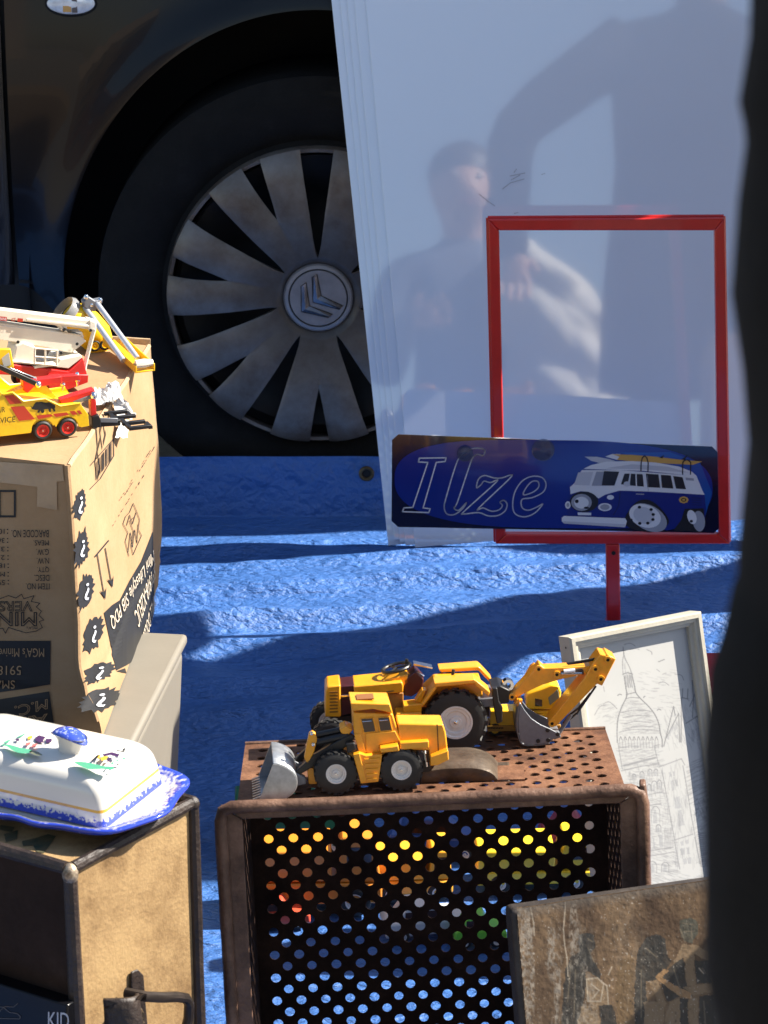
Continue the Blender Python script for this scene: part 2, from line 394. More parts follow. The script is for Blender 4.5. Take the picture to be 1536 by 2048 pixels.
# coordinates local to the car: x along, y into the car, z up
def side_y(z):      # body curvature
    return .012 + .055 * max(0, (z - .52) / .4) ** 2 + .05 * max(0, (.48 - z) / .28) ** 2
ARX, ARZ, ACZ = .352, .392, WZ - .005
def arch(t): return (ARX * math.cos(t), ACZ + ARZ * math.sin(t))
def fender_fn(x0, x1, z0, z1):
    ta, tb = math.pi + math.asin(min(1, (ACZ - z0) / ARZ)), -math.asin(min(1, (ACZ - z0) / ARZ))
    def fn(u, v):
        t = ta + (tb - ta) * u
        ax, az = arch(t); dx, dz = math.cos(t) * .9, math.sin(t)
        k = 1e9
        if dx > 1e-6: k = min(k, (x1 - ax) / dx)
        if dx < -1e-6: k = min(k, (x0 - ax) / dx)
        if dz > 1e-6: k = min(k, (z1 - az) / dz)
        if dz < -1e-6: k = min(k, max(0.0, (z0 - az) / dz))
        w_ = v ** 1.4
        x, z = ax + dx * k * w_, az + dz * k * w_
        lip = -.012 * math.exp(-(k * w_ / .035) ** 2)
        return (x, side_y(z) + lip, z)
    return fn
SEAM = -.418
fd = MB(); fd.grid(fender_fn(SEAM + .003, .66, .19, .86), 90, 16)
# rolled edge of the arch going inwards
def lipf(u, v):
    p = fender_fn(SEAM + .003, .66, .19, .86)(u, 0); return (p[0], p[1] + .04 * v, p[2])
fd.grid(lipf, 90, 2)
fender = fd.build('fender', PAINT, car, angle=40, weld=True)
MB().grid(lambda u, v: (-1.62 + (SEAM - .003 + 1.62) * u, side_y(.205 + .655 * v) - .002 * math.exp(-((v - .62) / .04) ** 2), .205 + .655 * v), 24, 24).build('door', PAINT, car, solid=.012)
MB().box(-1.6, SEAM + .06, .03, .08, .19, .86).build('door_jamb', DRK, car)
MB().box(-1.60, SEAM, .035, .16, .14, .20).build('sill', PLAS, car, bevel=.01)
# seam between fender foot and sill trim
zs = ony(40, 566, WY + .02).z
MB().box(SEAM + .004, -.365, side_y(zs) - .0015, side_y(zs) + .006, zs - .0025, zs + .0025).build('trim_seam', DRK, car)
# body shell: bonnet, cabin, far side, simple but closed
BW = 1.62
sh = MB()
prof = [(.66, .42), (.78, .46), (.80, .62), (.70, .80), (.45, .90), (-.10, .99), (-.50, 1.04), (-1.05, 1.40), (-1.4, 1.46), (-2.3, 1.44), (-2.75, 1.05), (-2.80, .55), (-2.7, .30), (-1.95, .28), (-.5, .28), (-.5, .8), (.4, .8), (.4, .42)]
sh.prism(prof, .075, BW - .075)
sh.build('body_shell', PAINT, car, bevel=.03, seg=3)
MB().prism([(.66, .20), (.80, .24), (.84, .40), (.82, .58), (.66, .66), (.43, .66), (.43, .20)], .02, BW - .02).build('front_bumper', PAINT, car, bevel=.04, seg=3)
MB().grid(lambda u, v: (-2.8 + (2.8 - 1.63) * u, side_y(.25 + .6 * v) if math.hypot(-2.8 + 1.17 * u + 2.38, (.25 + .6 * v - WZ)) > .36 else .35, .25 + .6 * v), 60, 40).build('rear_quarter', PAINT, car)
GLASS = M('car_glass', (.012, .016, .016), .03, spec=.6, coat=.5)
MB().prism([(-.56, 1.05), (-1.07, 1.37), (-2.2, 1.38), (-2.55, 1.07)], .060, .07).build('side_window', GLASS, car)
# wheel arch liner
ln = MB(); ln.grid(lambda u, v: (.40 * math.cos(math.pi * 1.1 * u - .16), .02 + .30 * v, WZ + .42 * math.sin(math.pi * 1.1 * u - .16)), 40, 3)
ln.add([(-.45, .32, .1), (.45, .32, .1), (.45, .32, .8), (-.45, .32, .8)], [(0, 1, 2, 3)])
ln.build('arch_liner', PLAS, car)
# side repeater lamp
lp = ony(146, 2, WY + .045)
lx, lz = lp.x - WX, lp.z
LENS = M('clear_lamp_lens', (.75, .78, .8), .06, spec=.6, coat=1, var=.25, vs=90)
lb = MB(); lb.ball((lx, side_y(lz) - .001, lz), (.0325, .008, .0145), 28)
lens = lb.build('side_lamp', LENS, car)
mb = MB(); mb.tube([(lx + .033 * math.cos(a * math.pi / 16), side_y(lz + .015 * math.sin(a * math.pi / 16)) - .001, lz + .0155 * math.sin(a * math.pi / 16)) for a in range(32)], .0018, 6, True)
mb.build('bezel', PLAS, lens)
mb = MB(); mb.box(lx + .002, lx + .009, side_y(lz) - .0085, side_y(lz) - .006, lz - .011, lz + .008)
mb.k = 1; mb.box(lx - .010, lx + .001, side_y(lz) - .0088, side_y(lz) - .006, lz - .010, lz - .002)
mb.build('bulb_holder', [M('lamp_inner_dark', (.08, .08, .09), .3), M('lamp_inner_amber', (.6, .33, .1), .3)], lens)

# ---- wheels (thing > wheel > tyre, wheel_cover, spokes are one moulded cover, centre_cap, emblem)
CR = .2085                                   # cover radius
COV = ramp_mat('dirty_silver_wheel_cover', [(.26, (.06, .038, .026)), (.40, (.12, .092, .072)), (.56, (.17, .148, .13)), (.82, (.25, .228, .21))], .42, 12, .05, 500, spec=.4, metal=.35, detail=10)
# brake dust lies thickest round the hub
N_, L_ = nodes(COV); tcx = [n for n in N_ if n.type == 'TEX_COORD'][0]; vm = N_.new('ShaderNodeVectorMath'); vm.operation = 'DISTANCE'; vm.inputs[1].default_value = (0, 0, WZ); L_.new(tcx.outputs['Object'], vm.inputs[0])
mrg = N_.new('ShaderNodeMapRange'); mrg.inputs[1].default_value = .055; mrg.inputs[2].default_value = .135; mrg.inputs[3].default_value = .6; mrg.inputs[4].default_value = 0; L_.new(vm.outputs['Value'], mrg.inputs[0])
mxg = N_.new('ShaderNodeMix'); mxg.data_type = 'RGBA'; L_.new(mrg.outputs[0], mxg.inputs['Factor']); L_.new([n for n in N_ if n.type == 'VALTORGB'][0].outputs[0], mxg.inputs['A']); mxg.inputs['B'].default_value = (.035, .03, .03, 1); L_.new(mxg.outputs['Result'], N_['Principled BSDF'].inputs['Base Color'])
CAPM = M('centre_cap_silver', (.27, .255, .26), .4, metal=.35, var=.18, vs=40, bump=.03, bs=700)
EMB = M('emblem_dark_chrome', (.16, .15, .16), .22, metal=.9, var=.4, vs=60)
def make_wheel(lx, ly, side, first):
    wl = MB()
    wl.lathe([(.02, .035), (.10, .05), (.14, .045), (.165, .02), (.192, .015), (.197, -.005), (.197, .2)], (lx, ly, WZ), (0, 1, 0), 48)
    wheel = wl.build('wheel', M('dark_wheel_steel', (.012, .012, .013), .5, metal=.3, var=.4, vs=30), car, angle=60)
    ty = MB(); T = WZ - .003
    ty.lathe([(.197, .03), (.200, .005), (.207, -.002), (.215, .003), (.222, -.001), (.240, -.010), (.262, -.014), (.283, -.0115), (.298, -.004), (.302, -.004), (T - .007, .008), (T, .024), (T, .165), (T - .008, .185), (.27, .20), (.2, .19)], (lx, ly, WZ), (0, 1, 0), 96)
    ty.build('tyre', RUB, wheel, angle=60)
    if not first: return wheel
    # cover: 14 slots, long ones and short ones in turn
    step = 2 * math.pi / 14; rin = .049
    slots = [(math.pi / 2 + i * step, (.060 if i % 2 == 0 else .118), (.0240 if i % 2 == 0 else .0152)) for i in range(14)]
    RO = CR - .006
    def half(i, r):
        th, rt, wo = slots[i % 14]
        if r <= rt: return 0
        t = (r - rt) / (RO - rt)
        return wo * t ** .72 / r
    levels = sorted(set([rin, .055] + [.060 + d for d in (0, .0003, .0009, .002, .004, .008)] + [.075, .085, .095, .105, .113] + [.118 + d for d in (0, .0003, .0009, .002, .004, .008)] + [.134, .146, .158, .17, .182, .191, RO]))
    cv = MB(); ns = 8
    def cz(r, f):        # height towards the viewer (-y): shallow dish, spokes slightly crowned
        d = .010 + .012 * math.sin(max(0, (r - .05) / .16) * math.pi * .85) - .012 * max(0, (r - .17) / .04) ** 2
        if r < .06: d -= .010 * ((.06 - r) / .011)
        return -d - .0035 * (1 - (2 * f - 1) ** 2) * min(1, max(0, r - .07) / .05)
    for i in range(14):
        def fn(u, v, i=i):
            k = v * (len(levels) - 1); r = levels[int(round(k))]
            a0 = slots[i][0] + half(i, r); a1 = slots[i][0] + step - half(i + 1, r)
            a = a0 + (a1 - a0) * u
            return (lx + r * math.cos(a), ly + cz(r, u), WZ + r * math.sin(a))
        cv.grid(fn, ns, len(levels) - 1)
    cov = cv.build('wheel_cover', COV, wheel, weld=True, angle=50, solid=.009)
    cov.modifiers['solid'].offset = -1
    bv = cov.modifiers.new('bevel', 'BEVEL'); bv.width = .0011; bv.segments = 2; bv.limit_method = 'ANGLE'; bv.angle_limit = R(45)
    rm = MB(); rm.lathe([(RO - .0015, .006), (RO - .0015, cz(RO, .5) - .0006), (RO + .003, cz(RO, .5) - .0015), (CR - .002, cz(RO, .5) + .002), (CR, cz(RO, .5) + .010), (CR - .004, .012)], (lx, ly, WZ), (0, 1, 0), 96)
    rm.build('cover_rim', COV, wheel, angle=50)
    cc = MB(); c0 = -.004
    cc.lathe([(.0, c0 - .0135), (.0385, c0 - .0132), (.0392, c0 - .0118), (.0406, c0 - .0118), (.0413, c0 - .0130), (.0455, c0 - .0120), (.0478, c0 - .0095), (.0482, c0 + .006)], (lx, ly, WZ), (0, 1, 0), 72)
    cap = cc.build('centre_cap', CAPM, wheel, angle=25)
    gr = MB(); gr.lathe([(.0390, c0 - .0119), (.0408, c0 - .0119)], (lx, ly - .0001, WZ), (0, 1, 0), 72)
    gr.build('groove', DRK, wheel)
    rc = MB(); rc.lathe([(.047, -.002), (.064, -.0035)], (lx, ly, WZ), (0, 1, 0), 48); rc.build('cap_recess', M('recess_grime', (.02, .018, .018), .7), wheel)
    # double chevron emblem traced from the photograph
    zz = zoom(540, 490, 7.68); k = .0685 / 100
    for pts, ridge in ((((655, 440), (730, 398), (795, 730), (1135, 885), (1075, 940), (665, 830)), ((690, 425), (730, 775), (1100, 915))),
                (((480, 580), (560, 520), (612, 888), (970, 1015), (905, 1065), (480, 975)), ((520, 555), (545, 930), (935, 1045)))):
        def lc(p, d):
            X, Y = zz(*p); return (lx + (X - 637.2) * .000672, ly + c0 - .0138 - d, WZ - (Y - 590) * .00070)
        e = MB(); P = [lc(p, 0) for p in pts]; Rr = [lc(p, .0028) for p in ridge]
        e.add(P + Rr, [(0, 1, 6), (1, 2, 7, 6), (2, 3, 8, 7), (3, 4, 8), (4, 5, 7, 8), (5, 0, 6, 7)])
        e.build('emblem_chevron', EMB, wheel, smooth=False)
        rim_ = MB(); rim_.tube([lc(p, -.0001) for p in pts], .0007, 5, True); rim_.build('emblem_outline', DRK, wheel)
    return wheel
make_wheel(0, 0, 1, True)
make_wheel(-2.38, 0.01, 1, False)
make_wheel(0, BW - .2, 1, False)
make_wheel(-2.38, BW - .2, 1, False)
# splashes of pale paint on the cover
wp = Print(lambda x, y, o: (WX * 0 + (x - 637) * .000672, -.0275, WZ - (y - 590) * .00070))
PALE = M('pale_lilac_paint_spot', (.36, .36, .50), .6)
for pts in ([(484, 512), (492, 516), (500, 524), (503, 532), (497, 530), (492, 522)], [(487, 546), (495, 540), (500, 546), (509, 548), (502, 555), (492, 552)]): wp.poly(pts)
wp.build('paint_splash', PALE, car, world=False)

# ================================================================ STACK OF WHITE BOARDS
LEAN, YAW = R(12.0), R(-1.9)
Bn = Vector((math.sin(YAW) * math.cos(LEAN), -math.cos(YAW) * math.cos(LEAN), math.sin(LEAN))).normalized()
bx0, by0 = onz(830, 1123, 0).x, onz(830, 1123, 0).y
P0 = Vector((bx0, by0, tarp_h(bx0, by0) + .004))
Vb = (onp(731, 0, P0, Bn) - P0).normalized(); Ub = Vb.cross(Bn).normalized()
BOARD = M('white_laminate_board', (.72, .78, .89), .03, spec=.6, coat=.85, var=.012, vs=3, bump=.012, bs=5, ior=1.7)
nodes(BOARD)[0]['Principled BSDF'].inputs['Coat IOR'].default_value = 1.62
BEDGE = M('white_board_edge', (.74, .75, .78), .55)
groupb = 'white boards leaning in a stack against the car'
labs = ['front glossy white board of the leaning stack, reflecting bystanders', 'second white board from the front of the leaning stack', 'third white board from the front of the leaning stack, edge showing',
        'fourth white board from the front of the leaning stack, edge showing', 'rearmost white board of the leaning stack, lying nearest the car']
offs = [0, -.0125, -.020, -.027, -.036]
for i in range(5):
    v2 = (Vb - Ub * .003 * i).normalized(); u2 = v2.cross(Bn).normalized()
    o0 = P0 + Ub * offs[i] - Bn * (.0045 * i) + Vb * (.0035 * i if i < 4 else .003)
    o0.z = max(o0.z, .004)
    W_, H_ = .66 - .004 * i, .84 + .006 * i
    m = MB(); m.k = 0
    m.slab([o0, o0 + u2 * W_, o0 + u2 * W_ + v2 * H_, o0 + v2 * H_], Bn, .0038)
    m.m = [0, 0] + [1] * (len(m.m) - 2)
    e = thing('white_board', labs[i], 'board', o0, 0, groupb)
    m.build('panel', [BOARD, BEDGE], e, world=True, smooth=False, bevel=.0005)
    if i == 0:
        # scuff marks on the face
        sf = Surf(P0, Ub, Vb); pr = Print(sf.px)
        for pts in ([(1005, 378), (1020, 366), (1048, 358)], [(1022, 360), (1040, 350)], [(1028, 345), (1033, 338)], [(1020, 352), (1050, 346)], [(1028, 427), (1036, 425)], [(1083, 349), (1090, 347)], [(958, 388), (975, 402), (990, 412)]):
            pr.line(pts, 1.2)
        pr.build('scuff', M('grey_scuff', (.33, .35, .40), .4), e)

# ================================================================ RED SIGN STAND AND NAME PLATE
SY = 2.86
RED = M('red_enamelled_steel', (.56, .016, .012), .33, spec=.5, coat=.3, var=.1, vs=40, bump=.02, bs=200)
pb = onz(1228, 1268, .0); pb = Vector((ony(1228, 1200, SY).x + .0, SY, tarp_h(pb.x, SY)))
sign = thing('sign_stand', 'red metal poster frame on a thin post standing before the white boards', 'sign stand', pb)
TL, TR, BR, BL = (ony(a, b, SY) for a, b in ((976, 437), (1448, 434), (1459, 1085), (991, 1085)))
iTL, iTR, iBR, iBL = (ony(a, b, SY) for a, b in ((998, 459), (1428, 459), (1436, 1066), (1011, 1066)))
Y = Vector((0, 1, 0))
for nm, q in (('frame_bar', (TL, TR, iTR, iTL)), ('frame_bar', (TR, BR, iBR, iTR)), ('frame_bar', (BR, BL, iBL, iBR)), ('frame_bar', (BL, TL, iTL, iBL))):
    m = MB(); m.slab([p - Y * .006 for p in q], (0, -1, 0), .013); m.build(nm, RED, sign, world=True, bevel=.0016)
# back channel lip so the frame reads as folded steel
for a, b in ((TL, TR), (TR, BR), (BL, TL)):
    MB().tube([a + Y * .004, b + Y * .004], .0025, 6).build('channel_lip', RED, sign, world=True)
pt = ony(1225, 1086, SY); hw = .0085
m = MB(); m.hexa([pb + Vector(c) for c in ((-hw, -.008, 0), (hw, -.008, 0), (hw, .008, 0), (-hw, .008, 0))] + [Vector((pt.x, SY, pt.z)) + Vector(c) for c in ((-hw, -.0045, 0), (hw, -.0045, 0), (hw, .0065, 0), (-hw, .0065, 0))])
m.build('post', RED, sign, world=True, bevel=.002)
q = ony(1227, 1106, SY - .0068); MB().lathe([(0, .0008), (.0026, .0008), (.0026, 0)], q, (0, -1, 0), 14).build('screw_hole', DRK, sign, world=True)
MB().box(pb.x - .0095, pb.x + .0095, SY - .009, SY + .009, pb.z - .001, pb.z + .004).build('base_plate', RED, sign, world=True, bevel=.002)

PY = SY - .0085
plate = thing('name_plate', 'dark blue plastic name plate with white lettering Ilze and a cartoon camper van', 'name plate', ony(1110, 1062, PY))
S = Surf(ony(781, 1052, PY), (1, 0, 0), (0, 0, 1))
out = [(785 + 12, 868.5), (1424, 893), (1435, 904), (1438, 1057), (1428, 1066), (796, 1054), (783, 1042), (784, 880)]
BLUE = M('printed_plate_blue', (.009, .026, .25), .14, spec=.6, coat=.5)
NAVY = M('printed_plate_navy', (.006, .006, .03), .14, spec=.6, coat=.5)
MIDB = M('printed_plate_bright_blue', (.012, .085, .38), .14, spec=.6, coat=.5)
PWHT = M('print_white', (.72, .74, .78), .25); PGRY = M('print_grey', (.32, .34, .40), .25); PDRK = M('print_charcoal', (.02, .02, .025), .25)
PBLU = M('print_van_blue', (.010, .022, .20), .25); PORG = M('print_orange', (.62, .36, .08), .3); PLGY = M('print_light_grey', (.52, .54, .60), .25)
EDGEW = M('plate_edge_white', (.7, .72, .75), .4)
m = MB(); m.slab([S.px(x, y, 0) for x, y in out], (0, -1, 0), .0022); m.m = [0] + [1] * (len(m.m) - 1)
m.build('plate', [NAVY, EDGEW], plate, world=True, smooth=False)
pr = Print(S.px)
ell = [(1107 + 318 * (abs(math.cos(a)) ** .62) * math.copysign(1, math.cos(a)), 968 + (88 if True else 0) * (abs(math.sin(a)) ** .8) * math.copysign(1, math.sin(a)) + 10 * math.cos(a)) for a in [i * math.pi / 36 for i in range(72)]]
pr.poly(ell, 0, .0003)
pr.poly([(1240, 905), (1340, 904), (1400, 925), (1424, 985), (1408, 1040), (1395, 1055), (1380, 960), (1300, 925)], 1, .0005)
zl = zoom(760, 840, 2.1333)
def ZL(pts): return [zl(u, v) for u, v in pts]
# letters as white outlines
I_ = [(168, 162), (282, 160), (278, 176), (240, 180), (184, 374), (214, 378), (208, 394), (96, 390), (102, 374), (140, 372), (204, 180), (164, 178)]
l_ = smooth2([(447, 128), (440, 150), (415, 146), (396, 160), (380, 200), (330, 350), (316, 374), (336, 384), (368, 352), (352, 378), (318, 402), (286, 400), (274, 372), (282, 330), (322, 196), (346, 150), (384, 124), (424, 120)], 5, True)
z_ = smooth2([(412, 288), (420, 252), (446, 236), (486, 246), (520, 246), (556, 234), (552, 250), (420, 376), (440, 374), (476, 388), (508, 382), (522, 364), (512, 350), (528, 342), (542, 358), (534, 386), (504, 406), (462, 408), (420, 394), (358, 400), (362, 386), (498, 262), (470, 266), (444, 260), (430, 276)], 4, True)
e_ = smooth2([(606, 372), (632, 384), (666, 372), (694, 358), (660, 396), (616, 412), (578, 400), (566, 366), (574, 310), (604, 262), (646, 240), (690, 244), (708, 272), (696, 306), (650, 330), (606, 338)], 5, True)
e2_ = smooth2([(612, 318), (650, 308), (676, 286), (674, 262), (648, 262), (622, 290)], 5, True)
for L in (I_, l_, z_, e_, e2_): pr.line(ZL(L), 2.5, 2, .0008, True)
# van
zv = zoom(1100, 880, 4.267)
def ZV(pts): return [zv(u, v) for u, v in pts]
def P(pts, k, o, sm=0): pr.poly(ZV(smooth2(pts, 4, True) if sm else pts), k, o)
P([(295, 140), (400, 142), (500, 160), (560, 178), (420, 195), (350, 175)], 6, .0006)                       # white surfboard
P([(470, 140), (530, 118), (600, 118), (580, 170)], 2, .0006)
P([(530, 120), (700, 125), (900, 140), (1100, 165), (1300, 182), (1220, 210), (1000, 200), (760, 185), (570, 168), (595, 140)], 5, .0007)
P([(930, 150), (975, 125), (960, 155)], 4, .00075); P([(1120, 165), (1175, 125), (1150, 168)], 4, .00075)
P([(285, 245), (350, 212), (480, 182), (700, 178), (900, 190), (1100, 225), (1210, 268), (1250, 305), (1180, 300), (800, 262), (450, 250)], 2, .0008)   # roof
P([(470, 240), (700, 205), (1000, 225), (1180, 275), (800, 250)], 6, .0009)
P([(270, 255), (600, 255), (1250, 305), (1300, 430), (1318, 465), (840, 438), (600, 430), (420, 500), (330, 440), (260, 435), (175, 460), (170, 400), (205, 370)], 2, .0008)   # upper body
P([(175, 470), (260, 440), (400, 505), (470, 465), (590, 430), (830, 438), (1318, 468), (1330, 580), (1320, 700), (1000, 770), (640, 660), (150, 640), (140, 530)], 3, .00085)
P([(240, 275), (368, 270), (335, 385), (205, 380)], 6, .0011); P([(395, 268), (590, 268), (545, 388), (355, 388)], 7, .0011); P([(460, 262), (590, 268), (550, 385), (440, 385)], 4, .0012)
P([(635, 285), (680, 285), (660, 385), (605, 375)], 4, .0011); P([(690, 285), (790, 290), (800, 395), (680, 385)], 4, .0011)
for q in ([(818, 285), (925, 292), (940, 405), (830, 400)], [(945, 295), (1030, 300), (1052, 412), (955, 405)], [(1050, 305), (1130, 315), (1160, 418), (1075, 412)]): P(q, 4, .0011)
P([(728, 285), (738, 285), (742, 395), (732, 395)], 2, .0013)
P([(1155, 318), (1225, 325), (1228, 345), (1160, 340)], 7, .0011)
for u in (775, 835, 1130, 1198): pr.line(ZV([(u, 290 if u > 1000 else 262), (u + 2, 190), (u + (12 if u in (775, 1130) else -10), 150 + (25 if u > 1000 else 0)), (u + (30 if u in (775, 1130) else -28), 132 + (35 if u > 1000 else 0))]), 2.3, 4, .0014)
def disc(cx, cy, rx, ry, k, o, n=24, rot=0): P([(cx + rx * math.cos(2 * math.pi * i / n) * math.cos(rot) - ry * math.sin(2 * math.pi * i / n) * math.sin(rot), cy + rx * math.cos(2 * math.pi * i / n) * math.sin(rot) + ry * math.sin(2 * math.pi * i / n) * math.cos(rot)) for i in range(n)], k, o)
disc(290, 525, 122, 88, 4, .0011); disc(268, 530, 88, 72, 7, .0012); disc(268, 532, 62, 50, 2, .0013); disc(228, 520, 16, 16, 4, .0014); disc(310, 575, 22, 10, 4, .0014)
disc(152, 552, 24, 32, 2, .0011); disc(152, 552, 12, 18, 7, .0012); disc(468, 570, 58, 34, 2, .0011); disc(468, 570, 40, 24, 7, .0012); disc(515, 487, 30, 20, 2, .0011); disc(655, 372, 28, 22, 6, .0014)
P([(235, 615), (352, 618), (350, 640), (237, 638)], 2, .0011)
P([(100, 660), (120, 645), (640, 665), (655, 690), (640, 742), (120, 710), (100, 690)], 2, .0012); P([(110, 690), (640, 715), (638, 740), (120, 710)], 6, .0013)
P([(640, 660), (720, 540), (810, 505), (900, 540), (1000, 650), (1005, 720), (900, 780), (780, 778), (660, 735)], 4, .0011, 1)
disc(840, 660, 170, 105, 7, .0012, rot=.5); disc(810, 645, 140, 96, 2, .0013, rot=.35); disc(800, 640, 92, 70, 6, .0014, rot=.35)
for cx, cy in ((762, 570), (690, 680), (765, 708), (833, 706), (877, 675), (880, 632), (862, 590)): disc(cx, cy, 15, 13, 4, .0015, 10)
P([(1050, 770), (1120, 680), (1150, 585), (1310, 580), (1325, 720), (1290, 785), (1180, 775)], 4, .0011); disc(1270, 690, 52, 88, 7, .0012, rot=-.1); disc(1210, 655, 38, 62, 2, .0013, rot=-.3); disc(1205, 690, 14, 12, 4, .0014)
disc(1140, 508, 42, 30, 5, .0011, 8); disc(1140, 508, 24, 17, 4, .0012, 8); disc(1140, 508, 14, 9, 5, .0013, 8)
for v in (490, 510, 530, 550): pr.line(ZV([(1210, v), (1290, v + 6)]), .8, 4, .0011)
pr.line(ZV([(600, 435), (585, 560), (540, 640)]), 1.0, 4, .0011); pr.line(ZV([(735, 458), (800, 460)]), 2, 7, .0012); pr.line(ZV([(830, 300), (838, 438)]), .8, 7, .0013)
pr.build('plate_print', [BLUE, MIDB, PWHT, PBLU, PDRK, PORG, PLGY, PGRY], plate)
# two clear suction cups behind the upper edge show as pale rings
CUP = M('clear_suction_cup', (.30, .33, .42), .12, spec=.7, var=.35, vs=150)
for cx, cy, r in ((930, 906, 17), (1086, 899, 24)):
    c = S.px(cx, cy, .0016); m = MB(); rr = r * .00058
    m.lathe([(rr, 0), (rr * .97, .0014), (rr * .9, .0006), (rr * .55, .0010), (rr * .35, .0022), (rr * .2, .0022), (0, .0018)], c, (0, -1, 0), 28)
    cup = m.build('suction_cup', M('clear_cup', (.25, .28, .40), .15, trans=.75, spec=.6), plate, world=True)

# ================================================================ GOODS ON THE LEFT
def sstep(a, b, x): t = max(0, min(1, (x - a) / (b - a))); return t * t * (3 - 2 * t)
# ---- beige plastic box the carton stands on
BEI = M('beige_plastic', (.20, .18, .145), .5, var=.05, vs=20, bump=.05, bs=250)
b1, b2 = onz(262, 1478, .235), onz(368, 1268, .235)
ub = (b2 - b1).normalized(); lb_ = Vector((-ub.y, ub.x, 0))
bc = thing('storage_box', 'beige plastic storage box carrying the printed carton', 'box', b1 + lb_ * .24 + ub * .12 - Vector((0, 0, .235)))
def top_q(h, i): return [b1 - ub * .03 + ub * i + lb_ * i + Vector((0, 0, h)), b2 - ub * i + lb_ * i + Vector((0, 0, h)), b2 - ub * i + lb_ * (.46 - i) + Vector((0, 0, h)), b1 - ub * .03 + ub * i + lb_ * (.46 - i) + Vector((0, 0, h))]
m = MB(); m.hexa([p for p in top_q(-.233, .012)] + [p for p in top_q(-.012, 0)])
m.build('tub', BEI, bc, world=True, bevel=.010, seg=4)
m = MB(); m.hexa(top_q(-.0115, -.003) + top_q(-.0005, -.003)); m.build('lid', BEI, bc, world=True, bevel=.004, seg=3)
for i in range(0):
    t = .30 + .012 * i
    m = MB(); a = b1.lerp(b2, .62 + .05 * i)
    m.tube([a + lb_ * .006 + Vector((0, 0, -.0006)), a + lb_ * .07 + Vector((0, 0, -.0006))], .0014, 6); m.build('lid_rib', BEI, bc, world=True)

# ---- printed cardboard carton, standing upside down, bulged and crushed at the foot
ZB0, ZB1 = .2365, .497; HB = ZB1 - ZB0
A, B, Lq = onz(140, 930, ZB1), onz(300, 690, ZB1), onz(0, 905, ZB1)
LB = (B - A).length; fdir = (Lq - A).normalized()
fdir = (fdir * .6 + Vector((-(B - A).y, (B - A).x, 0)).normalized() * .4).normalized(); WBX = .44
def bulge_r(u, v):
    s = max(0, min(1, u / LB)); t = 1 - v / HB
    tt = max(0, min(1, t))
    return (.002 * math.sin(math.pi * tt) + .004 * s * math.sin(math.pi * tt ** 1.8) + .018 * (1 - s) * sstep(.70, 1, t)
            - .0018 * math.exp(-((t - .835 - .05 * s * math.sin(s * 9)) / .022) ** 2) + .0012 * noise.noise(Vector((u * 22, v * 22, 1))))
def bulge_f(u, v):
    t = 1 - v / HB
    return .003 * math.sin(math.pi * max(0, min(1, t))) + .006 * sstep(.78, .95, t) - .0025 * math.exp(-((t - .82 - .06 * u) / .02) ** 2) + .0012 * noise.noise(Vector((u * 18, v * 18, 4)))
SR = Surf(Vector((A.x, A.y, ZB0)), B - A, (0, 0, 1), bulge_r)
SFp = Surf(Vector((A.x, A.y, ZB0)) + fdir * WBX, -fdir, (0, 0, 1), lambda u, v: bulge_f(u, v) * sstep(0, .06, WBX - u) )
CARD = ramp_mat('corrugated_cardboard', [(.25, (.30, .185, .095)), (.5, (.37, .235, .125)), (.75, (.42, .28, .16))], .8, 9, .12, 220, spec=.2)
CARDL = M('cardboard_raw_edge', (.42, .29, .17), .9, var=.2, vs=200)
carton = thing('cardboard_carton', 'large printed cardboard carton standing upside down with dented foot', 'carton', A.lerp(B, .5) + fdir * WBX / 2 - Vector((0, 0, HB)))
m = MB(); m.grid(lambda u, v: SR.at(u * LB, v * HB), 40, 60); m.build('side_panel', CARD, carton, world=True, angle=70)
def frontp(u, v):
    p = SFp.at(u * WBX, v * HB); c = SR.at(0, v * HB); k = sstep(.88, 1, u)
    return p + (c - SFp.at(WBX, v * HB)) * k
m = MB(); m.grid(frontp, 60, 60); m.build('front_panel', CARD, carton, world=True, angle=70)
m = MB(); m.grid(lambda u, v: (A + fdir * WBX * (1 - u)).lerp(B + fdir * WBX * (1 - u), v) - Vector((0, 0, .0005 + .004 * math.sin(math.pi * u) * math.sin(math.pi * v))), 20, 20); m.build('top_panel', CARD, carton, world=True)
m = MB(); m.add([B + fdir * WBX, B, B - Vector((0, 0, HB)), B + fdir * WBX - Vector((0, 0, HB))], [(0, 1, 2, 3)]); m.build('back_panel', CARD, carton, world=True)
m = MB(); m.add([A + fdir * WBX, B + fdir * WBX, B + fdir * WBX - Vector((0, 0, HB)), A + fdir * WBX - Vector((0, 0, HB))], [(0, 1, 2, 3)]); m.build('side_panel', CARD, carton, world=True)
# flap edges: paler board thickness along the top right edge and at the back
m = MB(); m.tube([SR.at(LB * i / 20, HB - .001, -.001) for i in range(21)], .0022, 6); m.build('folded_edge', CARDL, carton, world=True)
m = MB(); m.tube([SR.at(LB - .0005, HB * (1 - i / 30), -.0015) for i in range(28)], .0024, 6); m.build('folded_edge', CARDL, carton, world=True)
m = MB(); m.tube([SR.at(.0, HB * (1 - i / 30), -.0022) for i in range(29)], .0026, 6); m.build('folded_edge', CARD, carton, world=True)
# up-standing flap at the far edge
m = MB(); q = B + fdir * .075
m.slab([B + Vector((0, 0, -.001)), q + Vector((0, 0, -.001)), q + Vector((.0, .003, .003)), B + Vector((.0, .003, .005))], (0, -1, 0), .003); m.build('torn_flap', CARDL, carton, world=True)
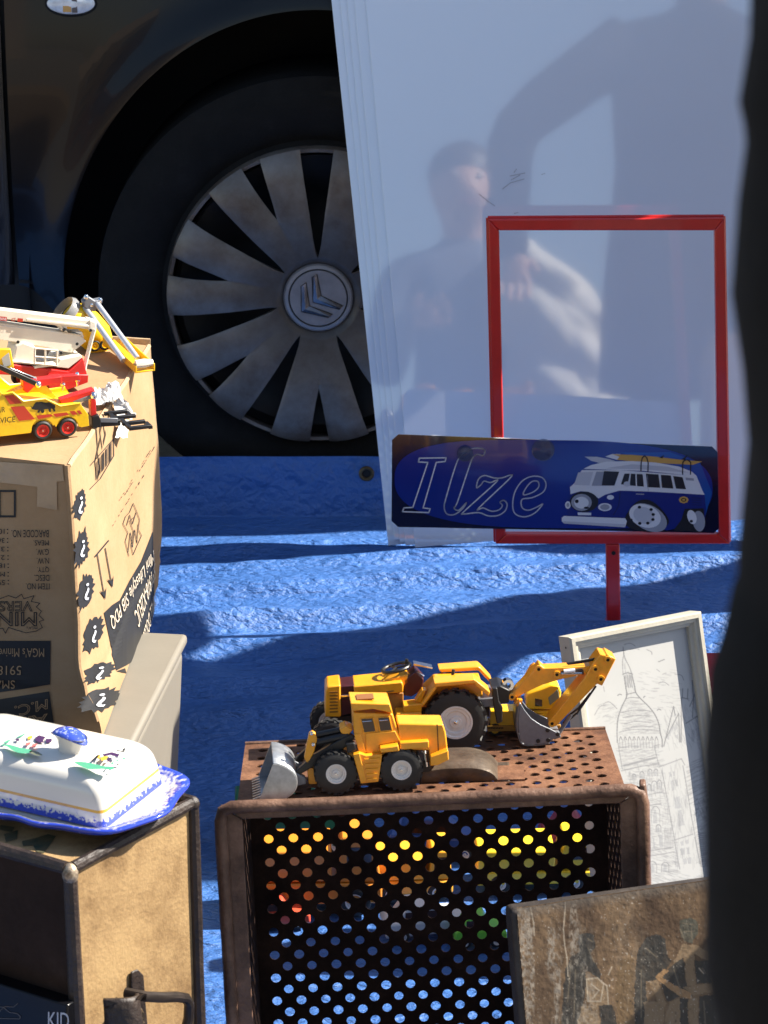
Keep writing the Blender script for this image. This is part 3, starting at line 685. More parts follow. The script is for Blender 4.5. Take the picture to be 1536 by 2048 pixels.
# front print
zc = zoom(0, 860, 3.4125)
def ZQ(q): return [zc(*p) for p in q]
pr = Print(SFp.px, 9)
def U_(t, x0, y0, x1, y1, k=0, o=.0010, ol=0): pr.text(t, ZQ(flip_quad(x0, y0, x1, y1)), k, o, ol)
for t, x0, y0, x1, y1 in (('BARCODE NO.', 82, 680, 336, 730), ('MEAS.', 232, 750, 336, 786), ('G.W.', 252, 810, 337, 850), ('N.W.', 254, 870, 338, 910), ('QTY.', 256, 928, 339, 968), ('DESC.', 238, 986, 340, 1027), ('ITEM NO.', 180, 1044, 342, 1086)):
    U_(t, x0, y0, x1, y1)
for t, x0, y0, x1, y1 in ((':', 50, 672, 60, 706), (':', 50, 735, 60, 768), (':', 52, 794, 62, 826), (':', 53, 852, 63, 884), (':', 54, 908, 64, 940), (':', 54, 966, 64, 998), (':', 55, 1020, 65, 1052),
                          ('10', -6, 672, 34, 708), ('36', -12, 735, 34, 768), ('3.', -4, 794, 34, 826), ('2.', -4, 852, 35, 884), ('18', -6, 908, 36, 940), ('MI', -14, 966, 36, 998), ('5918', -66, 1022, 37, 1056)):
    U_(t, x0, y0, x1, y1)
pr.line(ZQ([(-60, 415), (104, 415), (104, 588), (-60, 588)]), 4.2, 0); pr.line(ZQ([(6, 420), (6, 585)]), 1.6, 0)
U_('MINI', -60, 1240, 256, 1336, 0, .001, .022); U_('VERSE', -60, 1165, 226, 1236, 0, .001, .022); U_("MGA's", 185, 1338, 258, 1358)
cl = [(0, 1150), (60, 1128), (110, 1145), (150, 1118), (165, 1150), (235, 1128), (215, 1168), (275, 1180), (250, 1205), (285, 1235), (268, 1262), (302, 1295), (270, 1305), (292, 1345), (250, 1370), (180, 1382), (110, 1362), (60, 1345), (40, 1385), (20, 1350), (-40, 1360)]
pr.line(ZQ(cl), 1.3, 0)
pr.poly(ZQ([(-90, 1437), (348, 1437), (345, 1600), (343, 1735), (150, 1768), (-90, 1800)]), 0)
U_("MGA's Miniverse", -75, 1486, 306, 1548, 1, .0014); U_('59181', -40, 1605, 150, 1668, 1, .0014); U_('SMALL', -110, 1705, 106, 1762, 1, .0014)
pr.poly(ZQ([(-90, 1850), (338, 1782), (352, 1880), (376, 2040), (-90, 2100)]), 0)
pr.text('M.C.', ZQ([(330, 1830), (100, 1880), (110, 1960), (330, 1900)]), 1, .0014, .025); pr.text('A.M.C', ZQ([(330, 1930), (-60, 1985), (-60, 2045), (330, 2000)]), 1, .0014, .025)
CTAN = M('unprinted_card', (.37, .235, .125), .8)
pr.build('front_print', [INK, CTAN], carton)
# clear packing tape across the top edge, wrinkled
TAPE = M('clear_packing_tape', (.42, .30, .19), .18, spec=.7, var=.15, vs=25, bump=.5, bs=45)
m = MB(); tp = [(-5, 215), (430, 240), (440, 345), (390, 350), (392, 545), (255, 520), (258, 385), (-5, 355)]
m.add([SFp.px(*zc(*p), .0009) for p in tp], [(0, 1, 2, 7), (2, 3, 6, 7), (3, 4, 5, 6)]); m.build('packing_tape', TAPE, carton, world=True)
# right side print
pr = Print(SR.px, 7)
random.seed(11)
for cx, cy, rx, ry in ((158, 1009, 12.5, 31), (162, 1096, 15, 36), (170.5, 1182, 17, 36), (185, 1267, 21, 34), (197, 1345, 32, 20), (199, 1399, 39, 23)):
    st = []
    for i in range(34):
        a = 2 * math.pi * i / 34; k = random.uniform(.72, .98) if i % 2 else random.uniform(.86, 1.22)
        x, y = rx * k * math.cos(a), ry * k * math.sin(a)
        st.append((cx + x, cy + y - x * (.75 if ry > rx else .25)))
    pr.poly(st, 0)
    w_, h_ = (4.5, 17) if ry > rx else (9, 13)
    pr.text('?', [(cx + w_, cy - h_), (cx - w_, cy - h_ + 3), (cx - w_, cy + h_ + 3), (cx + w_, cy + h_)], 1, .0016)
bc_ = ZQ([(612, 240), (770, 60), (772, 175), (680, 330), (610, 402)])
pr.line(bc_, 1.4, 0, closed=False)
for i in range(13):
    t = .08 + i * .07; x = 640 + 125 * t; pr.line(ZQ([(x, 235 - 165 * t), (x, 350 - 165 * t)]), random.choice((.7, 1.1, 1.6)), 0)
pr.line(ZQ([(645, 862), (735, 755)]), 2.6, 0)
for x0, y0, x1, y1 in ((660, 850, 705, 1120), (714, 806, 755, 1040)):
    pr.line(ZQ([(x0, y0), (x1, y1)]), 1.7, 0)
    pr.poly(ZQ([(x1 - 30, y1 - 22), (x1 + 2, y1 - 10), (x1 + 14, y1 - 48), (x1 + 8, y1 + 34)]), 0, .001)
pr.poly(ZQ([(706, 1247), (760, 1195), (815, 1160), (880, 1030), (960, 895), (1005, 780), (1040, 690), (1048, 1000), (1050, 1240), (1000, 1420), (930, 1560), (860, 1605), (790, 1640)]), 0)
pr.poly(ZQ([(790, 1645), (850, 1625), (860, 1660)]), 0)
pr.poly(ZQ([(880, 1740), (960, 1665), (1040, 1560), (1030, 1640), (960, 1830), (830, 1975)]), 0)
pr.text('Mini Lifestyle SIB PDQ', ZQ([(1035, 790), (735, 1262), (760, 1372), (1045, 900)]), 2, .0016)
pr.text('591818-X2EUC', ZQ([(1048, 900), (905, 1245), (938, 1352), (1052, 1010)]), 2, .0016)
pr.text('SMALL DOLLS', ZQ([(1052, 1075), (965, 1390), (990, 1455), (1056, 1190)]), 2, .0016)
for k in range(60):          # faint rows of small unreadable print along the far upper corner
    t = random.random(); r_ = random.choice((0, 1, 2))
    x, y = 760 + 230 * t + 32 * r_, 540 - 370 * t - 30 * r_ + (120 if r_ == 0 else 0)
    pr.line(ZQ([(x, y), (x + random.uniform(2, 7), y - random.uniform(4, 12))]), .9, 0)
lg = [(875, 860), (850, 760), (868, 700), (835, 640), (852, 590), (880, 560), (905, 500), (930, 560), (948, 610), (940, 680), (962, 720), (930, 790), (905, 850), (890, 790), (905, 690), (880, 620), (915, 590)]
pr.line(ZQ(lg), 1.0, 0); pr.line(ZQ([(870, 830), (885, 700), (900, 800), (915, 680), (930, 770), (938, 640)]), 1.1, 0); pr.line(ZQ([(860, 650), (880, 580), (900, 640), (925, 560)]), 1.1, 0)
pr.build('side_print', [INK, PWHT, M('print_pale_tan', (.55, .47, .36), .7)], carton)

# ---- torn white paper label hanging over the carton edge
PAPER = M('white_paper', (.58, .57, .54), .7, var=.03, vs=40)
pz = zoom(0, 560, 4.8)
paper = thing('torn_label', 'torn white paper label hanging over the carton edge under the tow forks', 'paper', onz(*pz(1000, 1200), ZB1 + .002))
T3 = lambda u, v, h=.003: onz(*pz(u, v), ZB1 + h)
S_ = lambda u, v, o: SR.px(*pz(u, v), o)
m = MB()
def crumple(c00, c10, c11, c01, amp, sd, nn=14):
    def fn(u, v):
        p = c00.lerp(c10, u).lerp(c01.lerp(c11, u), v)
        j = Vector((u * 3.1 + sd, v * 3.1, sd)); e = .5 + .5 * noise.noise(Vector((u * 7, v * 7, sd)))
        return p + Vector((0, 0, max(0, amp * (.5 + noise.noise(j) + .6 * abs(noise.noise(j * 2.3)))))) + (c10 - c00) * (.05 * noise.noise(Vector((v * 5, sd, u)))) + (c01 - c00) * (.06 * noise.noise(Vector((u * 5, sd, v))))
    m.grid(fn, nn, nn)
crumple(T3(900, 1070), T3(1120, 1030), T3(1200, 1190), T3(930, 1230), .008, 1.3)
crumple(T3(1060, 1180, .002), T3(1190, 1150, .002), S_(1235, 1330, .008), S_(1100, 1370, .005), .004, 4.4)
crumple(S_(1095, 1360, .006), S_(1180, 1350, .006), S_(1125, 1520, .010), S_(1075, 1525, .003), .002, 7.7, 8)
m.build('paper', PAPER, paper, world=True, smooth=False)

# ================================================================ TOYS
class Toy:
    """toy traced on its near side: c1, c2 are ground contacts (photo pixels) on the plane z"""
    def __init__(s, name, label, cat, c1, c2, z, zm, group=None):
        P, n = z if isinstance(z, tuple) else (Vector((0, 0, z)), Vector((0, 0, 1)))
        s.O = onp(*c1, P, n); b = onp(*c2, P, n); d = (b - s.O).normalized(); W = n.cross(d)
        s.root = thing(name, label, cat, s.O, 0, group); s.zm = zm
        s.root.rotation_euler = Matrix((d, W, n)).transposed().to_euler()
        s.sf = Surf(s.O, d, n)
    def t(s, u, v, d=0): return s.sf.pix(*s.zm(u, v), d)
    def o(s, pts, d=0): return [s.t(u, v, d) for u, v in pts]
    def pr(s, name, pts, y0, y1, mat, bevel=.0006, parent=None, d=None):
        m = MB(); m.prism(s.o(pts, y0 if d is None else d), y0, y1); return m.build(name, mat, parent or s.root, bevel=bevel)
    def bar(s, name, p, q, y, r, mat, parent=None, n=10):
        a, b = s.t(*p, y), s.t(*q, y); m = MB(); m.cyl((a[0], y, a[1]), (b[0], y, b[1]), r, None, n); return m.build(name, mat, parent or s.root)
    def wheel(s, u, v, y, r, w, rh, hub=None, lugs=0, tyre=None, depth=.0):
        x, z = s.t(u, v, y) if not depth else depth
        toy_wheel(s.root, x, y, max(z, r), r, w, rh, hub or HUBW, lugs, tyre or TYR)
def toy_wheel(root, x, y, z, r, w, rh, hub, lugs=0, tyre=None, far=False):
    """near face at y, extends to y + w"""
    tyre = tyre or TYR
    m = MB(); m.lathe([(rh, w * .12), (rh * 1.04, 0.0), ((rh + r) / 2, -w * .03), (r * .93, w * .06), (r * (.95 if lugs else 1), w * .2), (r * (.95 if lugs else 1), w * .8), (r * .93, w * .95), (rh, w), (0, w)], (x, y, z), (0, 1, 0), 36)
    if lugs:
        for i in range(lugs):
            a = 2 * math.pi * i / lugs; da = math.pi / lugs * .5
            for y0, y1, sh in ((y + w * .04, y + w * .56, .9), (y + w * .44, y + w * .96, -.9)):
                aa = a + (math.pi / lugs if sh < 0 else 0); p = []
                for rr in (r * .9, r):
                    for yy, ad in ((y0, -da - da * (1 if sh > 0 else -1) * .9), (y0, da - da * (1 if sh > 0 else -1) * .9), (y1, da + da * (1 if sh > 0 else -1) * .9), (y1, -da + da * (1 if sh > 0 else -1) * .9)):
                        p.append((x + rr * math.cos(aa + ad), yy, z + rr * math.sin(aa + ad)))
                m.hexa(p)
    wh = m.build('wheel', tyre, root, angle=40)
    m = MB(); m.lathe([(0, w * .02), (rh * .16, w * .02), (rh * .18, w * .10), (rh * .34, w * .10), (rh * .38, w * .2), (rh * .62, w * .22), (rh * .70, w * .10), (rh * .86, w * .10), (rh * .92, w * .0), (rh * 1.02, w * .0), (rh * 1.03, w * .15)], (x, y, z), (0, 1, 0), 36)
    h = m.build('hub', hub, wh, angle=30)
    m = MB(); m.ball((x, y + w * .02, z), (rh * .14, w * .05, rh * .14), 8); m.build('axle_pin', CHR, wh)
    return wh

ZC = .325
# the crate lies on its side and leans back a little; its top carries the yellow toys
FL = onz(440, 1612, ZC); FR = ony(1285, 1576, FL.y + .006); TAU = R(8)
uc = (FR - FL).normalized(); zu0 = Vector((0, 0, 1)); wh_ = zu0.cross(uc).normalized(); n0_ = uc.cross(wh_)
wc = wh_ * math.cos(TAU) - n0_ * math.sin(TAU); zu = n0_ * math.cos(TAU) + wh_ * math.sin(TAU)
CTOP = (FL + zu * .001, zu)
# ---------------------------------------------------------------- wheel loader
t = Toy('toy_wheel_loader', 'yellow toy wheel loader with black arms and silver bucket on the rusty crate', 'toy loader', (672, 1590), (803, 1582), CTOP, zoom(500, 1380, 3.657), 'toy vehicles on the rusty crate')
LW = .052
for u, v in ((631, 643), (1108, 607)):
    x, z = t.t(u, v)
    toy_wheel(t.root, x, -.001, .0172, .0172, .014, .0078, HUBW, 20)
    # far wheels mirrored
    toy_wheel(t.root, x, LW - .013, .0172, .0172, .014, .0078, HUBW, 20)
# cab shell with windows set in
cab = t.pr('cab', [(752, 165), (1042, 176), (1108, 380), (1085, 470), (835, 478), (762, 330)], .006, LW - .018, YEL, .0008)
t.pr('roof', [(735, 96), (1022, 100), (1046, 172), (900, 140), (752, 158)], .004, LW - .016, YEL, .0008, d=.004)
rp = t.o([(745, 92), (1028, 92), (1046, 150), (752, 130)], .004)
m = MB(); xr = [t.t(780, 110, .02)[0], t.t(905, 110, .02)[0]]; zr = t.t(800, 98, .004)[1] + .0003
m.box(xr[0], xr[1], .012, .026, zr, zr + .0008); m.build('roof_hatch', M('hatch_brown', (.25, .10, .03), .5), t.root)
for q in ([(808, 208), (900, 200), (922, 302), (832, 312)], [(932, 200), (1018, 193), (1040, 292), (950, 302)]):
    m = MB(); m.prism(t.o(q, .006), .0054, .0065); win = m.build('window', GLS, t.root)
    m = MB(); P_ = t.o(q, .006)
    m.tube([(x, .0056, z) for x, z in P_], .0007, 6, True); m.build('frame', YEL, win)
    m = MB(); a, b = t.t(q[0][0] + 12, q[0][1] + 22, .006), t.t(q[1][0] - 12, q[1][1] + 24, .006); m.tube([(a[0], .0051, a[1]), (b[0], .0051, b[1])], .0004, 5); m.build('grab_rail', CHR, win)
t.pr('door_panel', [(845, 318), (1062, 300), (1098, 372), (945, 400), (955, 462), (850, 458)], .0048, .008, YEL, .0005)
t.pr('pillar', [(762, 325), (808, 322), (850, 455), (800, 470)], .0046, .008, YEL, .0005)
t.pr('step_panel', [(755, 475), (800, 462), (850, 480), (968, 468), (940, 672), (812, 686)], -.001, .012, YEL, .0006)
for k in range(5):
    v = 500 + 36 * k; m = MB(); a, b = t.t(835 + 5 * k, v, 0), t.t(950 - 6 * k, v - 6, 0)
    m.box(a[0], b[0], -.0022, .0, a[1] - .0012, a[1]); m.build('step', YEL, t.root)
t.pr('step_side', [(755, 475), (800, 462), (852, 665), (812, 686)], -.0026, .0, YEL, .0004)
t.pr('hood', [(1082, 248), (1412, 250), (1432, 310), (1455, 515), (1318, 560), (1310, 440), (1100, 445)], .006, LW - .020, YEL, .001)
m = MB(); a, b = t.t(1366, 252, .006), t.t(1376, 470, .006); m.prism([(a[0], a[1]), (a[0] + .0006, a[1]), (b[0] + .0006, b[1]), (b[0], b[1])], .0056, .008); m.build('hood_seam', DRK, t.root)
t.pr('side_tank', [(1095, 388), (1308, 372), (1310, 425), (1098, 440)], -.0005, .008, YEL, .0008)
t.pr('fender', [(950, 428), (1085, 405), (1094, 448), (956, 462)], -.003, .012, YEL, .0008)
t.pr('rear_bumper', [(1320, 492), (1450, 440), (1455, 512), (1372, 552), (1322, 556)], -.002, LW + .002, YEL, .0008)
t.bar('exhaust', (1275, 440), (1290, 560), .006, .0011, CHR)
t.pr('chassis', [(560, 560), (1320, 520), (1320, 600), (560, 640)], .014, LW - .014, BLK, .0006)
t.pr('front_frame', [(690, 470), (760, 460), (775, 490), (700, 492)], .006, LW - .006, YEL, .0006)
t.pr('axle_mount', [(420, 560), (490, 580), (490, 690), (430, 690)], .010, LW - .010, YEL, .0006)
t.pr('arm_tower', [(396, 500), (432, 320), (455, 305), (480, 318), (490, 365), (470, 450), (425, 548)], .008, .013, YEL, .0006)
t.pr('arm_tower', [(396, 500), (432, 320), (455, 305), (480, 318), (490, 365), (470, 450), (425, 548)], LW - .013, LW - .008, YEL, .0006)
for y in (.008, LW - .013):
    m = MB(); m.prism(t.o([(770, 350), (740, 400), (480, 560), (340, 640), (332, 605), (470, 480), (640, 380), (740, 330)], .006), y, y + .005); m.build('lift_arm', BLK, t.root, bevel=.0006)
t.bar('cylinder', (490, 330), (665, 292), .016, .0026, BLK); t.bar('cylinder_rod', (560, 345), (690, 300), .022, .0014, CHR)
t.bar('cylinder', (490, 385), (720, 330), .012, .0030, BLK); t.bar('cylinder', (500, 345), (680, 310), .034, .0026, BLK)
t.pr('cylinder_mount', [(655, 290), (700, 265), (755, 290), (720, 330), (670, 320)], .010, .026, YEL, .0006)
t.pr('work_lamp', [(700, 395), (765, 385), (778, 440), (715, 465)], .002, .008, BLK, .0008)
for u, v in ((462, 398), (450, 318)): a = t.t(u, v, .007); m = MB(); m.lathe([(0, .0012), (.0013, .0008), (.0016, 0)], (a[0], .0075, a[1]), (0, -1, 0), 10); m.build('pin', CHR, t.root)
# bucket: curved shell across the front
bx, bz = t.t(300, 735); prof = [(-.0225, .0015), (-.010, .0005), (-.001, .002), (.005, .008), (.006, .016), (.002, .023), (-.006, .0275), (-.011, .0285)]
bm = MB(); BW0, BW1 = -.002, LW + .002
def bprof(s, i): return prof[i]
sh = []
for y in (BW0, BW1): sh.append([(bx + a - .002, y, b) for a, b in smooth2(prof, 4)])
n = len(sh[0]); bm.add(sh[0] + sh[1], [(i, i + 1, n + i + 1, n + i) for i in range(n - 1)])
bk = bm.build('bucket', ALU, t.root, solid=.0012)
for y in (BW0, BW1):
    m = MB(); m.prism([(bx + a - .002, b) for a, b in smooth2(prof, 3)], y - .0006, y + .0006); m.build('bucket_side', ALU, t.root)
for k in range(9):
    y = BW0 + .003 + k * (BW1 - BW0 - .006) / 8
    m = MB(); m.prism([(bx - .0235, .001), (bx - .0235, .0026), (bx - .030, .0006)], y - .0012, y + .0012); m.build('bucket_tooth', ALU, t.root)
for y in (.008, LW - .013): m = MB(); m.prism([(bx + .001, .006), (bx + .012, .008), (bx + .012, .013), (bx + .001, .02)], y - .001, y + .006); m.build('bucket_bracket', GRY, t.root, bevel=.0006)

# ---------------------------------------------------------------- tractor with backhoe
t = Toy('toy_backhoe_tractor', 'large yellow toy tractor with big rear tyre and raised backhoe arm on the crate', 'toy tractor', (911, 1506), (1060, 1498), CTOP, zoom(630, 1290, 4.151), 'toy vehicles on the rusty crate')
TW = .060
x, z = t.t(1168, 648); RWH = .0262
toy_wheel(t.root, x, -.002, RWH, RWH, .013, .0136, HUBW, 18); toy_wheel(t.root, x, TW - .011, RWH, RWH, .013, .0136, HUBW, 18)
xf = t.t(130, 648)[0]
toy_wheel(t.root, xf, -.001, .0165, .0165, .010, .009, HUBW, 16); toy_wheel(t.root, xf, TW - .009, .0165, .0165, .012, .009, HUBW, 16)
t.pr('grille', [(88, 372), (104, 345), (212, 330), (216, 600), (84, 600)], .014, TW - .014, YEL, .0012)
for k in range(7):
    v = 395 + 27 * k; m = MB(); a, b = t.t(122, v + 4, .014), t.t(190, v, .014); m.prism([(a[0], a[1]), (b[0], b[1]), (b[0], b[1] + .0011), (a[0], a[1] + .0011)], .0133, .0145); m.build('grille_slot', M('slot_brown', (.22, .085, .006), .6), t.root)
t.pr('radiator_cowl', [(214, 345), (325, 335), (325, 560), (216, 590)], .016, TW - .016, MAR, .0006)
t.pr('trim_strip', [(216, 418), (310, 412), (310, 428), (218, 434)], .0148, .0165, CHR, .0002)
t.pr('bonnet', [(320, 345), (720, 305), (735, 335), (732, 396), (328, 426)], .013, TW - .013, YEL, .001)
m = MB(); q = t.o([(592, 385), (655, 378), (655, 384), (592, 391)], .0128); m.prism(q, .0125, .0131); m.build('bonnet_mark', INK, t.root)
t.pr('engine', [(320, 426), (735, 396), (735, 600), (320, 640)], .018, TW - .018, M('engine_ochre', (.32, .14, .02), .5, var=.3, vs=120), .0008)
t.pr('dashboard', [(540, 300), (590, 255), (765, 215), (775, 290), (720, 320)], .020, TW - .018, YEL, .0012, d=.03)
sw = t.t(675, 190, .030); m = MB()
m.tube([(sw[0] + .0115 * math.cos(a * math.pi / 12), .031 + .0115 * math.sin(a * math.pi / 12), sw[1] + .0022 * math.cos(a * math.pi / 12)) for a in range(24)], .0014, 8, True)
m.cyl((sw[0], .031, sw[1] - .008), (sw[0], .031, sw[1]), .0012)
for a in (0, 2.1, 4.2): m.cyl((sw[0], .031, sw[1]), (sw[0] + .011 * math.cos(a), .031 + .011 * math.sin(a), sw[1] + .0022 * math.cos(a)), .0009, None, 6)
m.build('steering_wheel', BLK, t.root)
a = t.t(768, 190, .03); m = MB(); m.tube([(a[0] - .001, .036, a[1] - .004), (a[0], .036, a[1] + .006)], .0014, 8); m.build('lever', BLK, t.root)
t.pr('seat', [(738, 290), (838, 215), (905, 285), (895, 350), (850, 400), (800, 430), (735, 420)], .020, TW - .020, MAR, .001, d=.02)
a, b = t.t(850, 235, .02), t.t(905, 270, .02)
m = MB(); m.tube([(a[0], .024, a[1]), (a[0] + .003, .024, a[1] - .002), (b[0], .024, b[1])], .0011, 6); a2, b2 = t.t(820, 170, .02), t.t(975, 190, .02)
m.hexa([(a2[0], .020, a2[1]), (b2[0], .020, b2[1] - .0008), (b2[0], .030, b2[1] - .0008), (a2[0], .030, a2[1]), (a2[0], .020, a2[1] + .0016), (b2[0], .020, b2[1] + .0002), (b2[0], .030, b2[1] + .0002), (a2[0], .030, a2[1] + .0016)])
m.build('chrome_control', CHR, t.root)
fo = [(990, 312), (1330, 280), (1450, 395), (1438, 425), (1330, 330), (1240, 312), (1080, 318), (1000, 350), (900, 505), (882, 520)]
t.pr('fender', [(988, 318), (1325, 283), (1352, 318), (1000, 352)], -.003, .016, YEL, .0008)
t.pr('fender', [(1000, 330), (1010, 360), (905, 505), (880, 505)], -.002, .016, YEL, .0008)
t.pr('fender', [(1325, 285), (1455, 390), (1440, 428), (1330, 335)], -.003, .016, YEL, .0008)
t.pr('fender_side', [(1005, 345), (1335, 318), (1390, 380), (1300, 420), (1180, 385), (1060, 420), (930, 490), (905, 505)], .013, .016, YEL, .0006)
t.pr('fender', [(1035, 240), (1370, 215), (1395, 235), (1485, 332), (1460, 345), (1370, 250), (1060, 268)], TW - .016, TW + .002, YEL, .0008, d=.03)
t.pr('cab_floor', [(880, 420), (1000, 310), (1380, 300), (1400, 480), (880, 520)], .017, TW - .017, YEL, .001)
t.bar('lever', (1140, 270), (1150, 205), .02, .0014, BLK)
t.pr('step', [(733, 505), (890, 488), (885, 560), (735, 560)], .002, .018, YEL, .0008); t.pr('step', [(675, 570), (885, 560), (880, 640), (680, 645)], .000, .018, YEL, .0008)
t.pr('step_support', [(890, 375), (925, 375), (880, 480), (830, 470)], .006, .016, YEL, .0006)
t.pr('chassis', [(120, 600), (1450, 480), (1450, 600), (120, 700)], .022, TW - .022, M('chassis_brown_black', (.03, .018, .012), .6), .0008)
t.zm = zoom(940, 1290, 4.955)
t.pr('hitch_frame', [(60, 540), (240, 520), (240, 610), (130, 620)], .010, TW - .010, GRY, .0008)
t.pr('slew_bracket', [(208, 428), (300, 405), (395, 450), (385, 575), (300, 585), (215, 440)], .012, TW - .02, BLK, .001)
t.pr('stabiliser_leg', [(215, 430), (270, 425), (290, 560), (325, 620), (322, 765), (268, 785), (240, 640)], .004, .010, BLK, .0008)
t.pr('stabiliser_leg', [(215, 430), (270, 425), (290, 560), (325, 620), (322, 765), (268, 785), (240, 640)], TW - .012, TW - .006, BLK, .0008)
a = t.t(375, 395, .02); m = MB(); m.lathe([(.0024, -.004), (.0048, -.004), (.0048, .004), (.0024, .004), (.0024, -.004)], (a[0], .022, a[1]), (0, 1, 0), 18); m.build('pivot_ring', CHR, t.root)
BY0, BY1 = .014, .028
t.pr('boom', [(385, 520), (410, 478), (440, 460), (640, 250), (690, 185), (735, 228), (1215, 205), (1230, 270), (1090, 300), (890, 345), (720, 395), (620, 440), (470, 520), (430, 548), (395, 545)], BY0, BY1, YEL, .0008)
t.pr('boom_slot', [(900, 262), (1110, 232), (1130, 262), (1125, 292), (905, 292)], BY0 - .0006, BY0 + .001, M('slot_dark_brown', (.05, .025, .02), .6), .0002)
t.bar('ram', (900, 285), (1110, 282), BY0 - .001, .0011, CHR); t.bar('ram', (930, 262), (1040, 250), BY0 - .001, .0016, PWHT)
t.pr('boom_spine', [(475, 430), (600, 205), (640, 180), (655, 205), (520, 400)], BY1, BY1 + .004, YEL, .0006)
t.pr('stick', [(1215, 190), (1290, 90), (1350, 105), (1360, 90), (1448, 140), (1310, 408), (1262, 385), (850, 810), (790, 800), (785, 760), (1140, 320)], BY0 - .004, BY1 + .004, YEL, .0008)
for u, v in ((415, 512), (680, 237), (860, 290), (1242, 237), (1365, 145), (1296, 336), (812, 775)):
    y = BY0 - (.004 if u in (1242, 1365, 1296, 812) else 0); a = t.t(u, v, y); m = MB()
    m.lathe([(.0014, .0004), (.0014, .0016), (.0030, .0016), (.0032, 0)], (a[0], y, a[1]), (0, -1, 0), 18); c = m.build('pivot_boss', YEL, t.root)
    m = MB(); m.lathe([(0, .0008), (.0015, .0008)], (a[0], y, a[1]), (0, -1, 0), 12); m.build('pin', DRK, c)
for p in ([(960, 190), (1100, 165), (1245, 140)], [(970, 198), (1110, 180), (1250, 150)]):
    m = MB(); m.tube([(lambda a: (a[0], BY0 + .002, a[1]))(t.t(*q, BY0)) for q in p], .0008, 6); m.build('hydraulic_hose', BLK, t.root)
for p in ([(1255, 420), (1150, 570), (1060, 700)], [(1200, 490), (1080, 640), (1000, 700), (930, 790)], [(1060, 690), (960, 780), (880, 890)]):
    m = MB(); m.tube([(lambda a: (a[0], BY0 + .004, a[1]))(t.t(*q, BY0)) for q in p], .0009, 6); m.build('hydraulic_hose', BLK, t.root)
t.bar('ram', (1000, 690), (870, 890), BY0 + .004, .0018, GRY)
# digging bucket
side = [(505, 585), (545, 650), (610, 730), (700, 790), (790, 828), (850, 860), (870, 900), (790, 965), (690, 985), (545, 990), (500, 940), (480, 820), (480, 700)]
t.pr('bucket_side', side, BY0 - .010, BY0 - .0085, GRY, .0004); t.pr('bucket_side', side, BY1 + .008, BY1 + .0095, GRY, .0004, d=BY0 - .010)
back = t.o([(505, 585), (485, 690), (480, 820), (500, 940), (545, 990), (690, 987), (790, 968)], BY0 - .010)
m = MB(); sp = smooth2(back, 4); n = len(sp); m.add([(x_, BY0 - .009, z_) for x_, z_ in sp] + [(x_, BY1 + .009, z_) for x_, z_ in sp], [(i, i + 1, n + i + 1, n + i) for i in range(n - 1)]); m.build('bucket_shell', GRY, t.root, solid=.0012)
m = MB(); e0 = t.o([(470, 540), (520, 545), (510, 590), (440, 580)], BY0 - .005); m.prism(e0, BY0 - .006, BY1 + .006); m.build('bucket_lip', YEL, t.root)
for k in range(4):
    y = BY0 - .007 + k * .009; a = t.t(455, 575, BY0); m = MB(); m.prism([(a[0], a[1] - .001), (a[0] + .003, a[1]), (a[0] + .002, a[1] + .005)], y, y + .004); m.build('bucket_tooth', YEL, t.root)
for u, v in ((770, 845), (675, 952), (775, 942), (870, 885)): a = t.t(u, v, BY0 - .01); m = MB(); m.lathe([(0, .0006), (.0016, .0006), (.0019, 0)], (a[0], BY0 - .010, a[1]), (0, -1, 0), 12); m.build('pin', BLK, t.root)
m = MB(); pc = [t.t(*q, BY0) for q in ((800, 850), (880, 850), (900, 905), (830, 930))]; m.prism(pc, BY0 - .003, BY1 + .003); m.build('bucket_link', GRY, t.root, bevel=.0006)

# ---------------------------------------------------------------- yellow lorry behind the digger bucket
t = Toy('toy_lorry', 'small yellow toy lorry cab half hidden behind the digger bucket', 'toy lorry', (1010, 1473), (1120, 1468), CTOP, zoom(940, 1290, 4.955), 'toy vehicles on the rusty crate')
t.pr('cab', [(555, 500), (600, 470), (720, 430), (800, 395), (880, 405), (905, 470), (890, 600), (870, 640), (560, 640)], 0, .022, YEL2, .0012)
t.pr('window', [(645, 530), (715, 545), (715, 610), (645, 605)], -.0006, .001, GLS, .0003)
m = MB(); a, b, c, d = (t.t(u, v) for u, v in ((775, 525), (875, 435), (890, 520), (790, 600)))
t.pr('windscreen', [(775, 525), (870, 440), (888, 520), (792, 598)], -.0008, .0008, M('lorry_windscreen', (.20, .26, .20), .08, spec=.7), .0003)
t.pr('body_side', [(200, 655), (880, 650), (880, 800), (200, 830)], .001, .022, YEL2, .0008)
for k in range(4): t.pr('side_rail', [(560, 668 + 24 * k), (730, 664 + 24 * k), (730, 676 + 24 * k), (560, 680 + 24 * k)], -.0006, .001, YEL2, .0002)
t.pr('chassis', [(170, 800), (900, 790), (900, 850), (170, 860)], .0, .022, M('lorry_chassis_ochre', (.42, .22, .03), .5), .0006)
pr = Print(lambda x_, y_, o: (t.t(x_, y_)[0], -.0006 - o, t.t(x_, y_)[1])); 
for k in range(6): pr.line([(180 + 26 * k, 822), (196 + 26 * k, 820)], 12, 0, 0)
pr.build('chassis_marks', INK, t.root, world=False)
for u in (250, 600, 830): x, z = t.t(u, 850); toy_wheel(t.root, x, .001, .0062, .0062, .006, .0034, YEL2); toy_wheel(t.root, x, .016, .0062, .0062, .006, .0034, YEL2)

